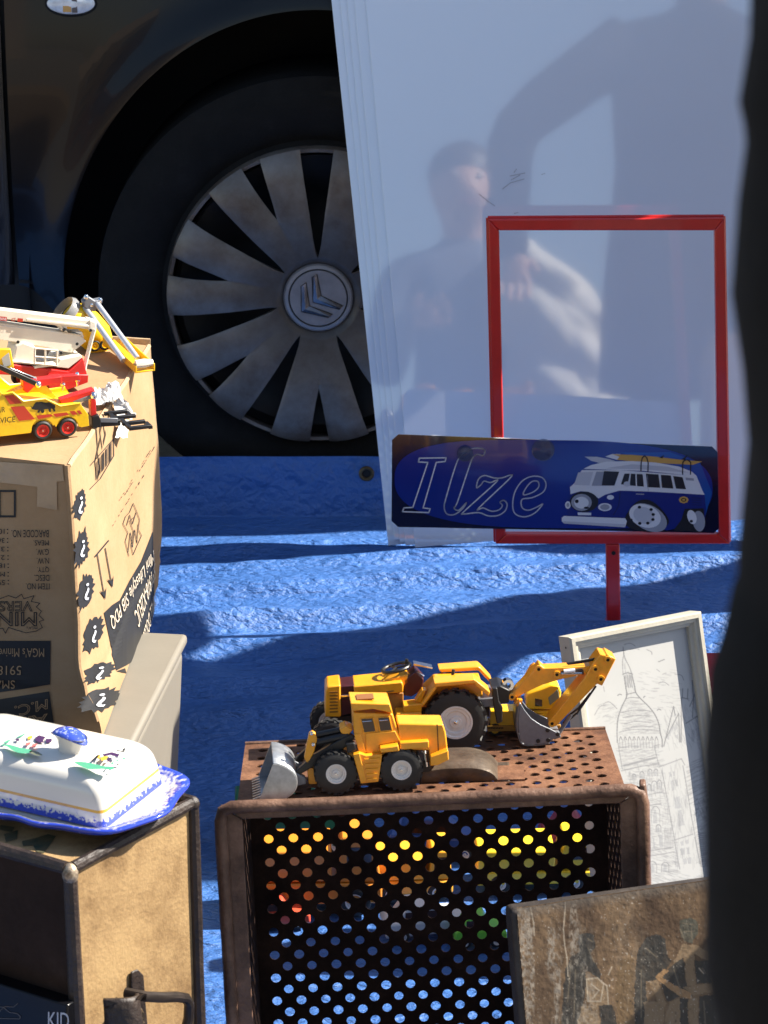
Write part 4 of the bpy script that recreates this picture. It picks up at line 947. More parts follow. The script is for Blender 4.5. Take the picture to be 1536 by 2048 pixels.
# ---------------------------------------------------------------- tow truck on the carton
zw = zoom(0, 560, 4.8)
t = Toy('toy_tow_truck', 'yellow toy tow truck with red booms, rhino decal and black forks on the carton', 'toy tow truck', (85, 880), (135, 874), ZB1 + .001, zw, 'toy vehicles on the carton')
TD = .052
for u, v in ((410, 1440), (650, 1415)):
    x, z = t.t(u, v); rr = .0088
    toy_wheel(t.root, x, -.001, rr, rr, .009, .0056, REDT); toy_wheel(t.root, x, TD - .008, rr, rr, .009, .0056, REDT)
x0 = t.t(-500, 1480)[0]; toy_wheel(t.root, x0, -.001, .0088, .0088, .009, .0056, REDT); toy_wheel(t.root, x0, TD - .008, .0088, .0088, .009, .0056, REDT)
def arc(cx, cy, r, a0, a1, n=9): return [(cx + r * math.cos(R(a0 + (a1 - a0) * i / n)), cy + r * math.sin(R(a0 + (a1 - a0) * i / n))) for i in range(n + 1)]
bodyo = [(-120, 1020), (0, 1065), (30, 1100), (115, 1082), (222, 1168), (432, 1142), (575, 1215), (590, 1205), (770, 1186), (845, 1290), (856, 1402), (782, 1415)] + arc(650, 1415, 105, -5, -170) + [(540, 1415), (520, 1390)] + arc(410, 1440, 108, -20, -185) + [(298, 1468), (10, 1502), (-120, 1515)]
t.pr('body_side', bodyo, 0, .002, YEL2, .0003); 
m = MB(); m.prism(t.o(bodyo), TD - .002, TD); m.build('body_side', YEL2, t.root)
t.pr('deck', [(-120, 1200), (0, 1180), (220, 1190), (575, 1230), (770, 1210), (850, 1300), (800, 1380), (-120, 1400)], .002, TD - .002, YEL2, .0004)
t.pr('bed_rail', [(432, 1030), (460, 1035), (600, 1180), (575, 1205), (430, 1140), (120, 1165)], TD * .4, TD * .6, YEL2, .0004, d=0)
for q in ([(30, 1098), (116, 1080), (224, 1166), (432, 1142), (578, 1212), (770, 1184)],):
    for y in (.0, TD):
        m = MB(); m.tube([(lambda a: (a[0], y, a[1]))(t.t(*p)) for p in q], .0012, 6); m.build('top_rail', YEL2, t.root)
t.pr('cab', [(-420, 1500), (-430, 1000), (-330, 700), (-60, 690), (-40, 1500)], .001, TD - .001, YEL2, .002)
t.pr('headboard', [(-60, 660), (98, 655), (132, 838), (0, 850), (-60, 845)], .016, .020, YEL2, .0008, d=.018)
t.pr('headboard_window', [(8, 745), (78, 690), (100, 808), (30, 832)], .0154, .017, M('pale_glass', (.4, .4, .38), .1), .0002, d=.018)
pr = Print(lambda x_, y_, o: (t.t(x_, y_)[0], -o, t.t(x_, y_)[1]))
for q in ([(40, 1108), (136, 1100), (212, 1184), (92, 1192)], [(100, 1216), (230, 1210), (336, 1336), (182, 1352)], [(345, 1300), (490, 1286), (510, 1308), (368, 1336)], [(505, 1284), (640, 1270), (662, 1295), (536, 1316)], [(665, 1260), (715, 1255), (746, 1290), (697, 1296)], [(732, 1254), (765, 1250), (790, 1284), (762, 1290)]):
    pr.poly(q, 0, .0003)
rh = [(290, 1205), (310, 1222), (330, 1190), (345, 1172), (400, 1168), (440, 1178), (490, 1168), (520, 1185), (530, 1215), (524, 1235), (532, 1258), (514, 1264), (505, 1238), (488, 1232), (488, 1266), (470, 1266), (462, 1236), (420, 1242), (425, 1262), (412, 1280), (398, 1274), (385, 1250), (378, 1275), (358, 1272), (368, 1245), (335, 1246), (308, 1238)]
pr.poly(rh, 1, .0004)
pr.text('HOUR', [(-100, 1278), (48, 1268), (48, 1216), (-100, 1226)], 1, .0005); pr.text('SERVICE', [(-110, 1382), (146, 1362), (146, 1308), (-110, 1328)], 1, .0005)
pr.line([(150, 1380), (155, 1480)], 2, 2, .0003)
pr.build('side_decals', [REDI, INK, M('seam_ochre', (.5, .3, .01), .5)], t.root, world=False)
def boom(name, p, q, y, w_, h_, mat):
    a, b = Vector((t.t(*p, y)[0], y, t.t(*p, y)[1])), Vector((t.t(*q, y)[0], y, t.t(*q, y)[1]))
    d = (b - a).normalized(); n_ = Vector((-d.z, 0, d.x)); Yv = Vector((0, 1, 0))
    m = MB(); m.hexa([a - n_ * h_ - Yv * w_, b - n_ * h_ - Yv * w_, b - n_ * h_ + Yv * w_, a - n_ * h_ + Yv * w_, a + n_ * h_ - Yv * w_, b + n_ * h_ - Yv * w_, b + n_ * h_ + Yv * w_, a + n_ * h_ + Yv * w_])
    return m.build(name, mat, t.root, bevel=.0005)
boom('boom_ram', (-80, 800), (360, 1000), .014, .0018, .0022, BLK); boom('boom_ram', (-80, 790), (345, 955), .024, .0016, .0018, CHR)
a = t.t(368, 1005, .012); m = MB(); m.ball((a[0], .013, a[1]), .0032, 12); m.build('ram_pin', CHR, t.root)
t.pr('boom_foot', [(215, 960), (330, 960), (345, 1000), (262, 1082), (225, 1060)], .018, .030, REDT, .0006, d=.02)
boom('boom', (320, 985), (580, 945), .024, .0050, .0032, REDT); boom('boom_extension', (575, 945), (760, 925), .024, .0040, .0026, REDT)
for u, v in ((600, 1000), (742, 960)):
    a, b = t.t(u, v - 60, .024), t.t(u, v + 60, .024); m = MB(); m.tube([(a[0], .024, a[1]), (b[0], .024, b[1])], [.0014, .0008], 8); m.ball((a[0], .024, (a[1] + b[1]) / 2), .0024, 10); m.ball((a[0], .024, a[1]), .0018, 8); m.build('hook', CHR, t.root)
boom('lift_arm', (575, 1170), (900, 1068), .020, .0050, .0034, REDT); boom('lift_ram', (700, 1180), (890, 1110), .016, .0016, .0018, GRY)
a = t.t(902, 1112, .012); m = MB(); m.ball((a[0], .013, a[1]), .0036, 12); m.build('ram_pin', CHR, t.root)
t.pr('lift_post', [(862, 1080), (908, 1070), (922, 1295), (870, 1310)], .018, .026, REDT, .0006, d=.02)
t.pr('lift_shoe', [(865, 1300), (930, 1275), (955, 1330), (950, 1398), (868, 1408)], .014, .030, BLK, .0008, d=.02)
boom('tow_bar', (930, 1375), (1150, 1362), .022, .0030, .0028, BLK); boom('tow_bar_face', (960, 1345), (1130, 1348), .019, .0006, .0022, GRY)
for yy, p in ((.044, [(1090, 1268), (1300, 1245), (1340, 1262), (1345, 1315), (1150, 1335)]), (.006, [(1170, 1380), (1380, 1355), (1402, 1420), (1190, 1440)])):
    L3 = [(lambda a: (a[0], .022, a[1]))(t.t(*q, .022)) for q in p]
for (u0, v0, u1, v1) in ((1085, 1278, 1310, 1250), (1100, 1328, 1345, 1312), (1165, 1384, 1385, 1362), (1185, 1432, 1402, 1428)):
    # tines lie flat, their picture height is their depth
    dd = (1440 - v0) / 4.8 * .00047 / .32
    a, b = t.t(u0, 1380, .022), t.t(u1, 1380, .022)
    m = MB(); m.box(a[0], b[0], dd, dd + .0042, a[1] - .001, a[1] + .0022); m.build('fork_tine', BLK, t.root, bevel=.0004)
for (u, v0, v1) in ((1300, 1318, 1255), (1385, 1430, 1365), (1120, 1325, 1275), (1180, 1432, 1330)):
    d0, d1 = (1440 - v0) / 4.8 * .00047 / .32, (1440 - v1) / 4.8 * .00047 / .32
    a = t.t(u, 1380, .022); m = MB(); m.box(a[0], a[0] + .0036, d0 + .0043, d1, a[1] - .0008, a[1] + .0018); m.build('fork_bar', BLK, t.root)

# ---------------------------------------------------------------- red and white crane lorry
t = Toy('toy_crane_lorry', 'white and red toy platform crane lorry behind the tow truck', 'toy crane', (0, 800), (170, 778), ZB1 + .001, zw, 'toy vehicles on the carton')
CD = .045
t.pr('chassis', [(-150, 800), (130, 812), (660, 880), (800, 752), (836, 905), (650, 1040), (480, 1040), (380, 930), (-150, 900)], .004, CD - .004, REDT, .0008)
t.pr('chassis_frame', [(460, 905), (850, 910), (845, 985), (650, 1055), (470, 1040)], .002, CD - .002, REDT, .0006)
t.pr('deck', [(-150, 770), (660, 850), (790, 745), (780, 720), (580, 765), (540, 830), (-150, 740)], .006, CD - .006, WHT, .0006)
t.pr('turntable', [(120, 800), (150, 640), (220, 595), (340, 640), (340, 805)], .010, CD - .010, WHT, .0015)
t.pr('crane_post', [(-100, 560), (150, 600), (400, 640), (620, 690), (690, 700), (830, 590), (760, 520), (-100, 420)], .014, CD - .016, WHT, .0008)
def boom2(p, q, y, w_, h_, mat, name): 
    return boom(name, p, q, y, w_, h_, mat)
boom('lower_boom', (-120, 425), (775, 560), .022, .0070, .0046, WHT)
boom('upper_boom', (-120, 300), (905, 425), .018, .0062, .0042, WHT)
boom('boom_rib', (250, 380), (870, 445), .0108, .0006, .0012, WHT)
t.pr('boom_head', [(860, 385), (918, 400), (930, 470), (900, 500), (855, 490)], .010, .026, WHT, .001)
t.pr('boom_hinge', [(585, 440), (640, 445), (660, 500), (790, 500), (800, 540), (590, 490)], .012, .024, WHT, .0006)
m = MB(); m.tube([(lambda a: (a[0], .011, a[1]))(t.t(*p, .011)) for p in smooth2([(905, 470), (860, 640), (820, 800), (800, 900), (765, 945)], 4)], .0020, 6); m.build('stay', WHT, t.root)
for u, v in ((608, 475), (865, 480), (735, 610), (580, 698), (168, 592)): a = t.t(u, v, .011); m = MB(); m.lathe([(0, .0006), (.0016, .0006)], (a[0], .0100, a[1]), (0, -1, 0), 10); m.build('pin', DRK, t.root)
q = [(335, 655), (550, 675), (545, 822), (330, 800)]
for p0, p1 in list(zip(q, q[1:] + q[:1])) + [((435, 665), (432, 812)), ((335, 735), (548, 750))]:
    for y in (.002, .014):
        a, b = t.t(*p0, y), t.t(*p1, y); m = MB(); m.cyl((a[0], y, a[1]), (b[0], y, b[1]), .0009, None, 6); m.build('basket_rail', WHT, t.root)
m = MB(); a, b = t.t(330, 800, .002), t.t(545, 822, .002); m.box(a[0], b[0], .002, .014, b[1], b[1] + .0012); m.build('basket_floor', WHT, t.root)
pr = Print(lambda x_, y_, o: (t.t(x_, y_, .0118)[0], .0118 - o, t.t(x_, y_, .0118)[1]))
pr.poly([(-30, 345), (65, 355), (65, 395), (-30, 385)], 0, .0003); pr.poly([(168, 365), (220, 370), (218, 402), (166, 398)], 0, .0003); pr.line([(115, 370), (145, 365), (138, 395), (110, 390)], 5, 0, .0003, True)
pr.text('CRANE', [(-25, 378), (60, 388), (60, 362), (-25, 352)], 1, .0005)
pr.build('boom_decals', [REDI, PWHT], t.root, world=False)
for u in (-80, 300, 560): x, z = t.t(u, 1000); toy_wheel(t.root, x, .003, .0080, .0080, .008, .0045, REDT); toy_wheel(t.root, x, CD - .011, .0080, .0080, .008, .0045, REDT)

# ---------------------------------------------------------------- yellow mixer with chute and silver rods
t = Toy('toy_mixer', 'yellow toy concrete mixer with silver rods and long chute at the carton corner', 'toy mixer', (190, 712), (260, 704), ZB1 + .001, zw, 'toy vehicles on the carton')
a, b = Vector((t.t(690, 330, .03)[0], .03, t.t(690, 330, .03)[1])), Vector((t.t(1010, 600, .03)[0], .03, t.t(1010, 600, .03)[1]))
m = MB(); L_ = (b - a).length; m.lathe([(.004, -.004), (.013, -.003), (.0155, .004), (.0175, .012), (.018, .020), (.0155, L_ * .8), (.010, L_), (.001, L_ + .001)], a, b - a, 32); m.build('drum', YEL2, t.root)
m = MB(); m.lathe([(.015, -.008), (.017, -.004), (.0165, .001), (.0155, -.004), (.015, -.008)], a - Vector((.004, 0, -.001)), b - a, 32); m.build('drum_ring', M('clear_grey_plastic', (.4, .4, .4), .2, trans=.5), t.root)
t.pr('drum_base', [(870, 650), (930, 640), (1030, 660), (1020, 712), (930, 745), (870, 720)], .018, .042, YEL2, .001, d=.02)
t.pr('drum_seat', [(600, 360), (1010, 520), (1060, 640), (860, 700), (700, 560)], .022, .038, YEL2, .001, d=.03)
rz_ = t.root.matrix_basis.inverted()
def L3(u, v, g=None, z=None): return rz_ @ (onz(*zw(u, v), z) if z is not None else ony(*zw(u, v), g))
g0 = t.O.y + .02
ca, cb_ = L3(1075, 590, g=g0), L3(1395, 885, z=ZB1 + .004)
cd = (cb_ - ca).normalized(); cs = cd.cross(Vector((0, 0, 1))).normalized(); cu_ = cs.cross(cd)
for nm, o1, o2, h_ in (('chute', -.0085, .0085, .0016), ('chute_wall', -.0100, -.0086, .0075), ('chute_wall', .0086, .0100, .0075)):
    m = MB(); m.hexa([ca + cs * o1, cb_ + cs * o1, cb_ + cs * o2, ca + cs * o2] + [ca + cs * o1 + cu_ * h_, cb_ + cs * o1 + cu_ * h_, cb_ + cs * o2 + cu_ * h_, ca + cs * o2 + cu_ * h_]); m.build(nm, YEL2, t.root, bevel=.0004)
m = MB(); e0, e1 = L3(1300, 810, z=ZB1 + .012), L3(1465, 790, z=ZB1 + .012); m.tube([e0, e0.lerp(e1, .5), e1], [.004, .0045, .003], 10); m.build('chute_end', WHT, t.root)
for p, q, gz in (((815, 265), (1185, 775), .010), ((930, 225), (1320, 755), .012)):
    m = MB(); m.cyl(L3(*p, g=g0), L3(*q, z=ZB1 + gz), .0029, None, 12); m.build('rod', M('satin_silver', (.62, .63, .65), .35, metal=.6), t.root)
t.pr('rod_clamp', [(790, 200), (840, 150), (900, 190), (975, 175), (970, 215), (930, 260), (900, 300), (800, 260)], .016, .026, GRY, .001, d=.02)
for u, v in ((822, 160), (955, 190), (868, 232)): a = t.t(u, v, .02); m = MB(); m.ball((a[0], .018, a[1]), .0028, 10); m.build('clamp_ball', CHR, t.root)
for u in (900, 1000): x, z = t.t(u, 700, .02); toy_wheel(t.root, x, .014, .006, .006, .006, .0035, YEL2); toy_wheel(t.root, x, .038, .006, .006, .006, .0035, YEL2)

# ================================================================ SUITCASE, BUTTER DISH, BLACK CASE
ZS = .36; HS = ZS - .006
s1, s2, s3 = onz(140, 1738, ZS), onz(385, 1605, ZS), onz(0, 1700, ZS)
us = (s2 - s1).normalized(); ls = ((s3 - s1).normalized() * .9 + Vector((-us.y, us.x, 0)) * .1).normalized(); DS = (s2 - s1).length; WS = .42
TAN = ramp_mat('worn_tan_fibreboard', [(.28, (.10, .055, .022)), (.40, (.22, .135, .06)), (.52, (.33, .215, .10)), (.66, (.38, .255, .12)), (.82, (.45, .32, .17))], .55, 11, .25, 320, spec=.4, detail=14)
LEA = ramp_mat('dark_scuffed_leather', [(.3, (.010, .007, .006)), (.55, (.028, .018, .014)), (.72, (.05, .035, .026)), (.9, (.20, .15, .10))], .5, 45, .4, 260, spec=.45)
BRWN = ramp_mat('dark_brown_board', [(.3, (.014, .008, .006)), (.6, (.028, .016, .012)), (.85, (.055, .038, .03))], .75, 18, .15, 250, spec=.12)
suit = thing('suitcase', 'old tan suitcase with dark worn edges standing upright under the butter dish', 'suitcase', s1 - Vector((0, 0, ZS)) + ls * .2 + us * DS / 2)
dn = Vector((0, 0, -1))
def quad(name, p, a, b, n, mat, t=.006):
    m = MB(); m.slab([p, p + a, p + a + b, p + b], n, t); return m.build(name, mat, suit, world=True, smooth=False)
nf = us * -1
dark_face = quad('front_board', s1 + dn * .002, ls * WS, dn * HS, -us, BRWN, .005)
tilt = us * .010
quad('end_board', s1 + dn * .002 - ls * .0 + us * .003, us * (DS - .006), dn * HS, us.cross(Vector((0, 0, 1))), TAN, .005)
quad('top_board', s1 + us * .002 + ls * .003, us * (DS - .004), ls * (WS - .004), (0, 0, 1), TAN, .005)
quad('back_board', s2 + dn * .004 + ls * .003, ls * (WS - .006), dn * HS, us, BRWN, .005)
quad('end_board', s1 + dn * .003 + ls * (WS - .001) + us * .004, us * (DS - .008), dn * HS, ls, TAN, .005)
# bound edges
def edge(name, pts, r, mat=LEA):
    P_ = [Vector(p) for p in pts]; k = []
    for a, b in zip(P_[:-1], P_[1:]):
        for i in range(10): k.append(a.lerp(b, i / 10))
    k.append(P_[-1]); rr = [r * (1 + .16 * noise.noise(p * 60)) for p in k]
    m = MB(); m.tube(k, rr, 10); return m.build(name, mat, suit, world=True)
zt = Vector((0, 0, .0))
edge('edge_binding', [s1 + ls * .003, s1 + ls * WS], .0050); edge('edge_binding', [s1 + us * .003, s2], .0048)
edge('edge_binding', [s1 + dn * .002, s1 + dn * HS], .0054); edge('edge_binding', [s2 + dn * .002, s2 + dn * HS], .0052); edge('edge_binding', [s2, s2 + ls * WS], .0058)
edge('edge_binding', [s1 + dn * HS, s2 + dn * HS], .0055); edge('edge_binding', [s1 + dn * HS , s1 + dn * HS + ls * WS], .0055)
m = MB(); m.ball(s1 + dn * .004, (.0060, .0060, .0085), 14); m.build('corner_cap', ramp_mat('tarnished_corner_metal', [(.35, (.10, .07, .05)), (.6, (.45, .36, .26)), (.8, (.7, .6, .48))], .4, 120, .3, 300, metal=.6), suit, world=True)
m = MB(); m.ball(s2 + dn * .001, (.0056, .0056, .006), 12); m.build('corner_cap', LEA, suit, world=True)
# painted letters, worn dark green, on the top
ST = Surf(s1, us.cross(Vector((0, 0, 1))) * -1, us) if False else None
def on_top(x, y, o): return onz(x, y, ZS + .0006 + o)
pr = Print(on_top)
for q in ([(8, 1668), (36, 1660), (34, 1678), (12, 1684)], [(0, 1650), (30, 1654), (24, 1664), (0, 1660)], [(44, 1682), (70, 1676), (96, 1668), (112, 1672), (100, 1690), (88, 1706), (74, 1704), (66, 1690), (46, 1692)]): pr.poly(q, 0, 0)
pr.build('painted_mark', M('worn_green_paint', (.012, .035, .022), .6, c2=(.10, .075, .035), vs=140), suit)
# carrying handle on the end: bent iron loop, leather grip and end plates
SE = Surf(s1 + dn * ZS, us, (0, 0, 1)); en = SE.n
IRON = M('dark_iron', (.03, .022, .018), .45, metal=.5, var=.4, vs=120)
zs_ = zoom(150, 1880, 5.297)
def E3(u, v, h): return SE.at(*SE.pix(*zs_(u, v), 0), h)
m = MB(); m.tube([E3(470, 530, .006), E3(520, 500, .022), E3(640, 490, .026), E3(800, 485, .026), E3(900, 500, .026), E3(935, 560, .026), E3(930, 700, .026), E3(905, 900, .024), E3(890, 1200, .022), E3(850, 1300, .006)], .0040, 10); m.build('handle_loop', IRON, suit, world=True)
m = MB(); m.slab([E3(570, 330, .003), E3(640, 300, .003), E3(700, 360, .003), E3(720, 640, .003), E3(745, 900, .003), E3(590, 900, .003), E3(570, 560, .003)], en, .002); m.build('strap_plate', LEA, suit, world=True, bevel=.001)
m = MB()
for i in range(7):
    a = i / 6
m.grid(lambda u, v: E3(170 + 330 * u + 40 * v * (1 - u), 500 + 500 * v - 40 * math.sin(math.pi * u) + (60 * (1 - u) if v < .2 else 0), .012 + .020 * math.sin(math.pi * u) * (.6 + .4 * v)), 14, 10); m.build('leather_grip', LEA, suit, world=True, solid=.003)
m = MB(); m.slab([E3(352, 500, .028), E3(400, 440, .030), E3(440, 455, .028), E3(470, 540, .020), E3(460, 640, .016), E3(400, 580, .024)], en, .002); m.build('buckle', IRON, suit, world=True)
for k in range(5):
    m = MB(); m.tube([E3(490, 730 + 45 * k, .010), E3(530, 700 + 45 * k, .018), E3(575, 690 + 45 * k, .010)], .0018, 6); m.build('buckle_rib', M('worn_brass_rib', (.35, .27, .18), .4, metal=.5), suit, world=True)

# ---- black glossy case with white lettering leaning before the suitcase
kb = thing('black_case', 'glossy black case lettered KID leaning in front of the suitcase', 'case', onz(60, 2140, .003))
k1, k2 = SE, None
kx = (s1 - us * .016)
KS = Surf(Vector((kx.x, kx.y, .012)) - us * .022, -ls, (us * .10 + Vector((0, 0, 1))))
KBLK = M('gloss_black_card', (.004, .004, .005), .2, spec=.25)
ka = [KS.pix(-60, 1996), KS.pix(146, 2014)]
vt0, vt1 = ka[0][1], ka[1][1]; ue = min(ka[1][0], .0 + .004)
m = MB(); m.slab([KS.at(ue - .30, -.008), KS.at(ue, -.008), KS.at(ue, vt1), KS.at(ue - .30, vt1)], KS.n, .014); m.build('case_body', KBLK, kb, world=True, bevel=.0012)
pr = Print(KS.px); zk = zoom(0, 1690, 5.72)
pr.text('KID', [zk(555, 2085), zk(795, 2095), zk(795, 1918), zk(555, 1905)], 0, .0006)
pr.line([zk(u, v) for u, v in ((-20, 1850), (40, 1850), (110, 1910), (200, 1925), (240, 1960), (230, 1985), (-20, 1980))], 1.0, 1, .0006)
pr.line([zk(u, v) for u, v in ((0, 1900), (60, 1845), (160, 1850), (210, 1810))], .8, 1, .0006)
pr.build('case_print', [M('print_cool_grey', (.42, .42, .46), .3), M('print_fine_line', (.12, .10, .09), .4)], kb)

# ---- butter dish on the suitcase
ZD = ZS + .0065
d1, d2 = onz(208, 1660, ZD + .006), onz(330, 1563, ZD + .006)
ud = (d2 - d1).normalized(); ld = Vector((-ud.y, ud.x, 0))        # ud across the end, ld along the dish, away to the left
DW, DL = (d2 - d1).length, .153
dc = d1 + ud * DW / 2 + ld * DL / 2; dc.z = ZD
dish = thing('butter_dish', 'white glazed butter dish with blue sponged border and painted figures on the suitcase', 'butter dish', dc, math.atan2(-ld.y, -ld.x))
def glaze(name):
    """white glaze with blue sponging near the foot (by height) and a yellow line"""
    m = M(name, (.80, .78, .73), .12, spec=.55, coat=.6); N, L = nodes(m); b = N['Principled BSDF']; tc = [n for n in N if n.type == 'TEX_COORD'][0]
    sx = N.new('ShaderNodeSeparateXYZ'); L.new(tc.outputs['Object'], sx.inputs[0])
    nz = N.new('ShaderNodeTexNoise'); nz.inputs['Scale'].default_value = 330; nz.inputs['Detail'].default_value = 3; L.new(tc.outputs['Object'], nz.inputs['Vector'])
    def math_(op, a, b_=None):
        n = N.new('ShaderNodeMath'); n.operation = op
        for i, x in enumerate((a, b_)):
            if x is None: continue
            if isinstance(x, (int, float)): n.inputs[i].default_value = x
            else: L.new(x, n.inputs[i])
        return n.outputs[0]
    mr = N.new('ShaderNodeMapRange'); mr.inputs[1].default_value = .006; mr.inputs[2].default_value = .0165; mr.inputs[3].default_value = .34; mr.inputs[4].default_value = -.22
    L.new(sx.outputs['Z'], mr.inputs[0])
    f = math_('ADD', nz.outputs['Fac'], mr.outputs[0]); f = math_('SUBTRACT', f, .52); f = math_('MULTIPLY', f, 9); f = math_('MINIMUM', f, 1); f = math_('MAXIMUM', f, 0)
    m1 = N.new('ShaderNodeMix'); m1.data_type = 'RGBA'; m1.inputs['A'].default_value = (.64, .61, .55, 1); m1.inputs['B'].default_value = (.022, .05, .42, 1); L.new(f, m1.inputs['Factor'])
    d = math_('SUBTRACT', sx.outputs['Z'], .0182); d = math_('ABSOLUTE', d); d = math_('LESS_THAN', d, .0011)
    m2 = N.new('ShaderNodeMix'); m2.data_type = 'RGBA'; L.new(m1.outputs['Result'], m2.inputs['A']); m2.inputs['B'].default_value = (.62, .34, .05, 1); L.new(d, m2.inputs['Factor'])
    L.new(m2.outputs['Result'], b.inputs['Base Color']); return m
GLZ = glaze('sponged_white_glaze')
def rrect(hx, hy, r, n=8):
    out = []
    for cx, cy, a0 in ((hx - r, hy - r, 0), (-hx + r, hy - r, 90), (-hx + r, -hy + r, 180), (hx - r, -hy + r, 270)):
        for i in range(n + 1): a = R(a0 + 90 * i / n); out.append((cx + r * math.cos(a), cy + r * math.sin(a)))
    return out
HX, HY = DL / 2, DW / 2          # local x towards the visible end (right), y across
rings = []
for z, ins, r in ((.006, 0, .006), (.010, .0006, .006), (.020, .0015, .007), (.031, .003, .009), (.037, .006, .012), (.0412, .011, .016), (.0435, .020, .02), (.0447, .032, .015), (.0452, .044, .006)):
    rings.append([(x, y, z) for x, y in rrect(HX - ins, HY - ins, min(r, HY - ins - .001))])
m = MB(); n = len(rings[0])
for rg in rings: m.v += rg
m.f = [(i * n + j, i * n + (j + 1) % n, (i + 1) * n + (j + 1) % n, (i + 1) * n + j) for i in range(len(rings) - 1) for j in range(n)] + [[(len(rings) - 1) * n + j for j in range(n)]]; m.m = [0] * len(m.f)
lid = m.build('lid', GLZ, dish, angle=80); lid.modifiers.new('sub', 'SUBSURF').levels = 1; lid.modifiers['sub'].render_levels = 2
BSP = M('blue_sponged_glaze', (.030, .06, .36), .1, c2=(.55, .6, .8), vs=300, spec=.6, coat=.6, detail=3); nodes(BSP)[0]['Color Ramp'].color_ramp.elements[0].position = .30; nodes(BSP)[0]['Color Ramp'].color_ramp.elements[1].position = .44
WGL = M('white_glaze', (.64, .61, .55), .1, spec=.55, coat=.6)
kc = onz(140, 1500, ZD + .0455); mtx = Matrix.Rotation(-dish.rotation_euler.z, 4, 'Z'); kl = mtx @ (kc - dc)
m = MB(); m.lathe([(.0085, -.003), (.0082, .004), (.0095, .010), (.0130, .0155)], (0, 0, 0), (0, 0, 1), 24); m.v = [(x * 1.15 + kl.x, y * .62 + kl.y, z * .9 + .0445 - .12 * x) for x, y, z in m.v]
knob = m.build('knob', WGL, lid)
m = MB(); m.ball((0, 0, 0), (.0150, .0085, .0030), 22); m.v = [(x + kl.x, y + kl.y, z + .059 - .16 * x - 18 * x * x) for x, y, z in m.v]; m.build('knob_top', BSP, lid)
# plate, scalloped, with blue border
def prad(a):
    cx, sy = math.cos(a), math.sin(a); hx, hy = HX + .030, HY + .020
    k = (abs(cx / hx) ** 3.2 + abs(sy / hy) ** 3.2) ** (-1 / 3.2)
    return k * (1 + .022 * math.cos(12 * a + .8))
PM = M('plate_glaze', (.80, .78, .73), .1, spec=.55, coat=.6); N, L = nodes(PM); at_ = N.new('ShaderNodeAttribute'); at_.attribute_name = 'rim'
nz = N.new('ShaderNodeTexNoise'); nz.inputs['Scale'].default_value = 300; L.new([x for x in N if x.type == 'TEX_COORD'][0].outputs['Object'], nz.inputs['Vector'])
ad = N.new('ShaderNodeMath'); ad.operation = 'ADD'; L.new(nz.outputs['Fac'], ad.inputs[0]); L.new(at_.outputs['Fac'], ad.inputs[1])
rp = N.new('ShaderNodeValToRGB'); rp.color_ramp.elements[0].position = 0; rp.color_ramp.elements[0].color = (.64, .61, .56, 1); rp.color_ramp.elements[1].position = 1; rp.color_ramp.elements[1].color = (.020, .045, .40, 1)
mr = N.new('ShaderNodeMapRange'); mr.inputs[1].default_value = .70; mr.inputs[2].default_value = 1.0; L.new(ad.outputs[0], mr.inputs[0]); L.new(mr.outputs[0], rp.inputs[0]); L.new(rp.outputs[0], N['Principled BSDF'].inputs['Base Color'])
prof_ = [(0, .0045), (.55, .0045), (.72, .0048), (.80, .0055), (.87, .008), (.93, .0105), (.98, .0120), (1.0, .0112), (1.0, .0095), (.96, .0065), (.86, .002), (.75, 0), (0, 0)]
m = MB(); NA = 144
for s_, z in prof_:
    for j in range(NA): a = 2 * math.pi * j / NA; r_ = prad(a) * s_; m.v.append((r_ * math.cos(a), r_ * math.sin(a), z))
m.f = [(i * NA + j, i * NA + (j + 1) % NA, (i + 1) * NA + (j + 1) % NA, (i + 1) * NA + j) for i in range(len(prof_) - 1) for j in range(NA)]; m.m = [0] * len(m.f)
pl = m.build('plate', PM, dish, angle=80)
at = pl.data.attributes.new('rim', 'FLOAT', 'POINT'); at.data.foreach_set('value', [.6 * max(0, (prof_[i // NA][0] - .78) / .22) + (.12 if i // NA > 6 and prof_[i // NA][0] > .8 else 0) for i in range(len(prof_) * NA)])
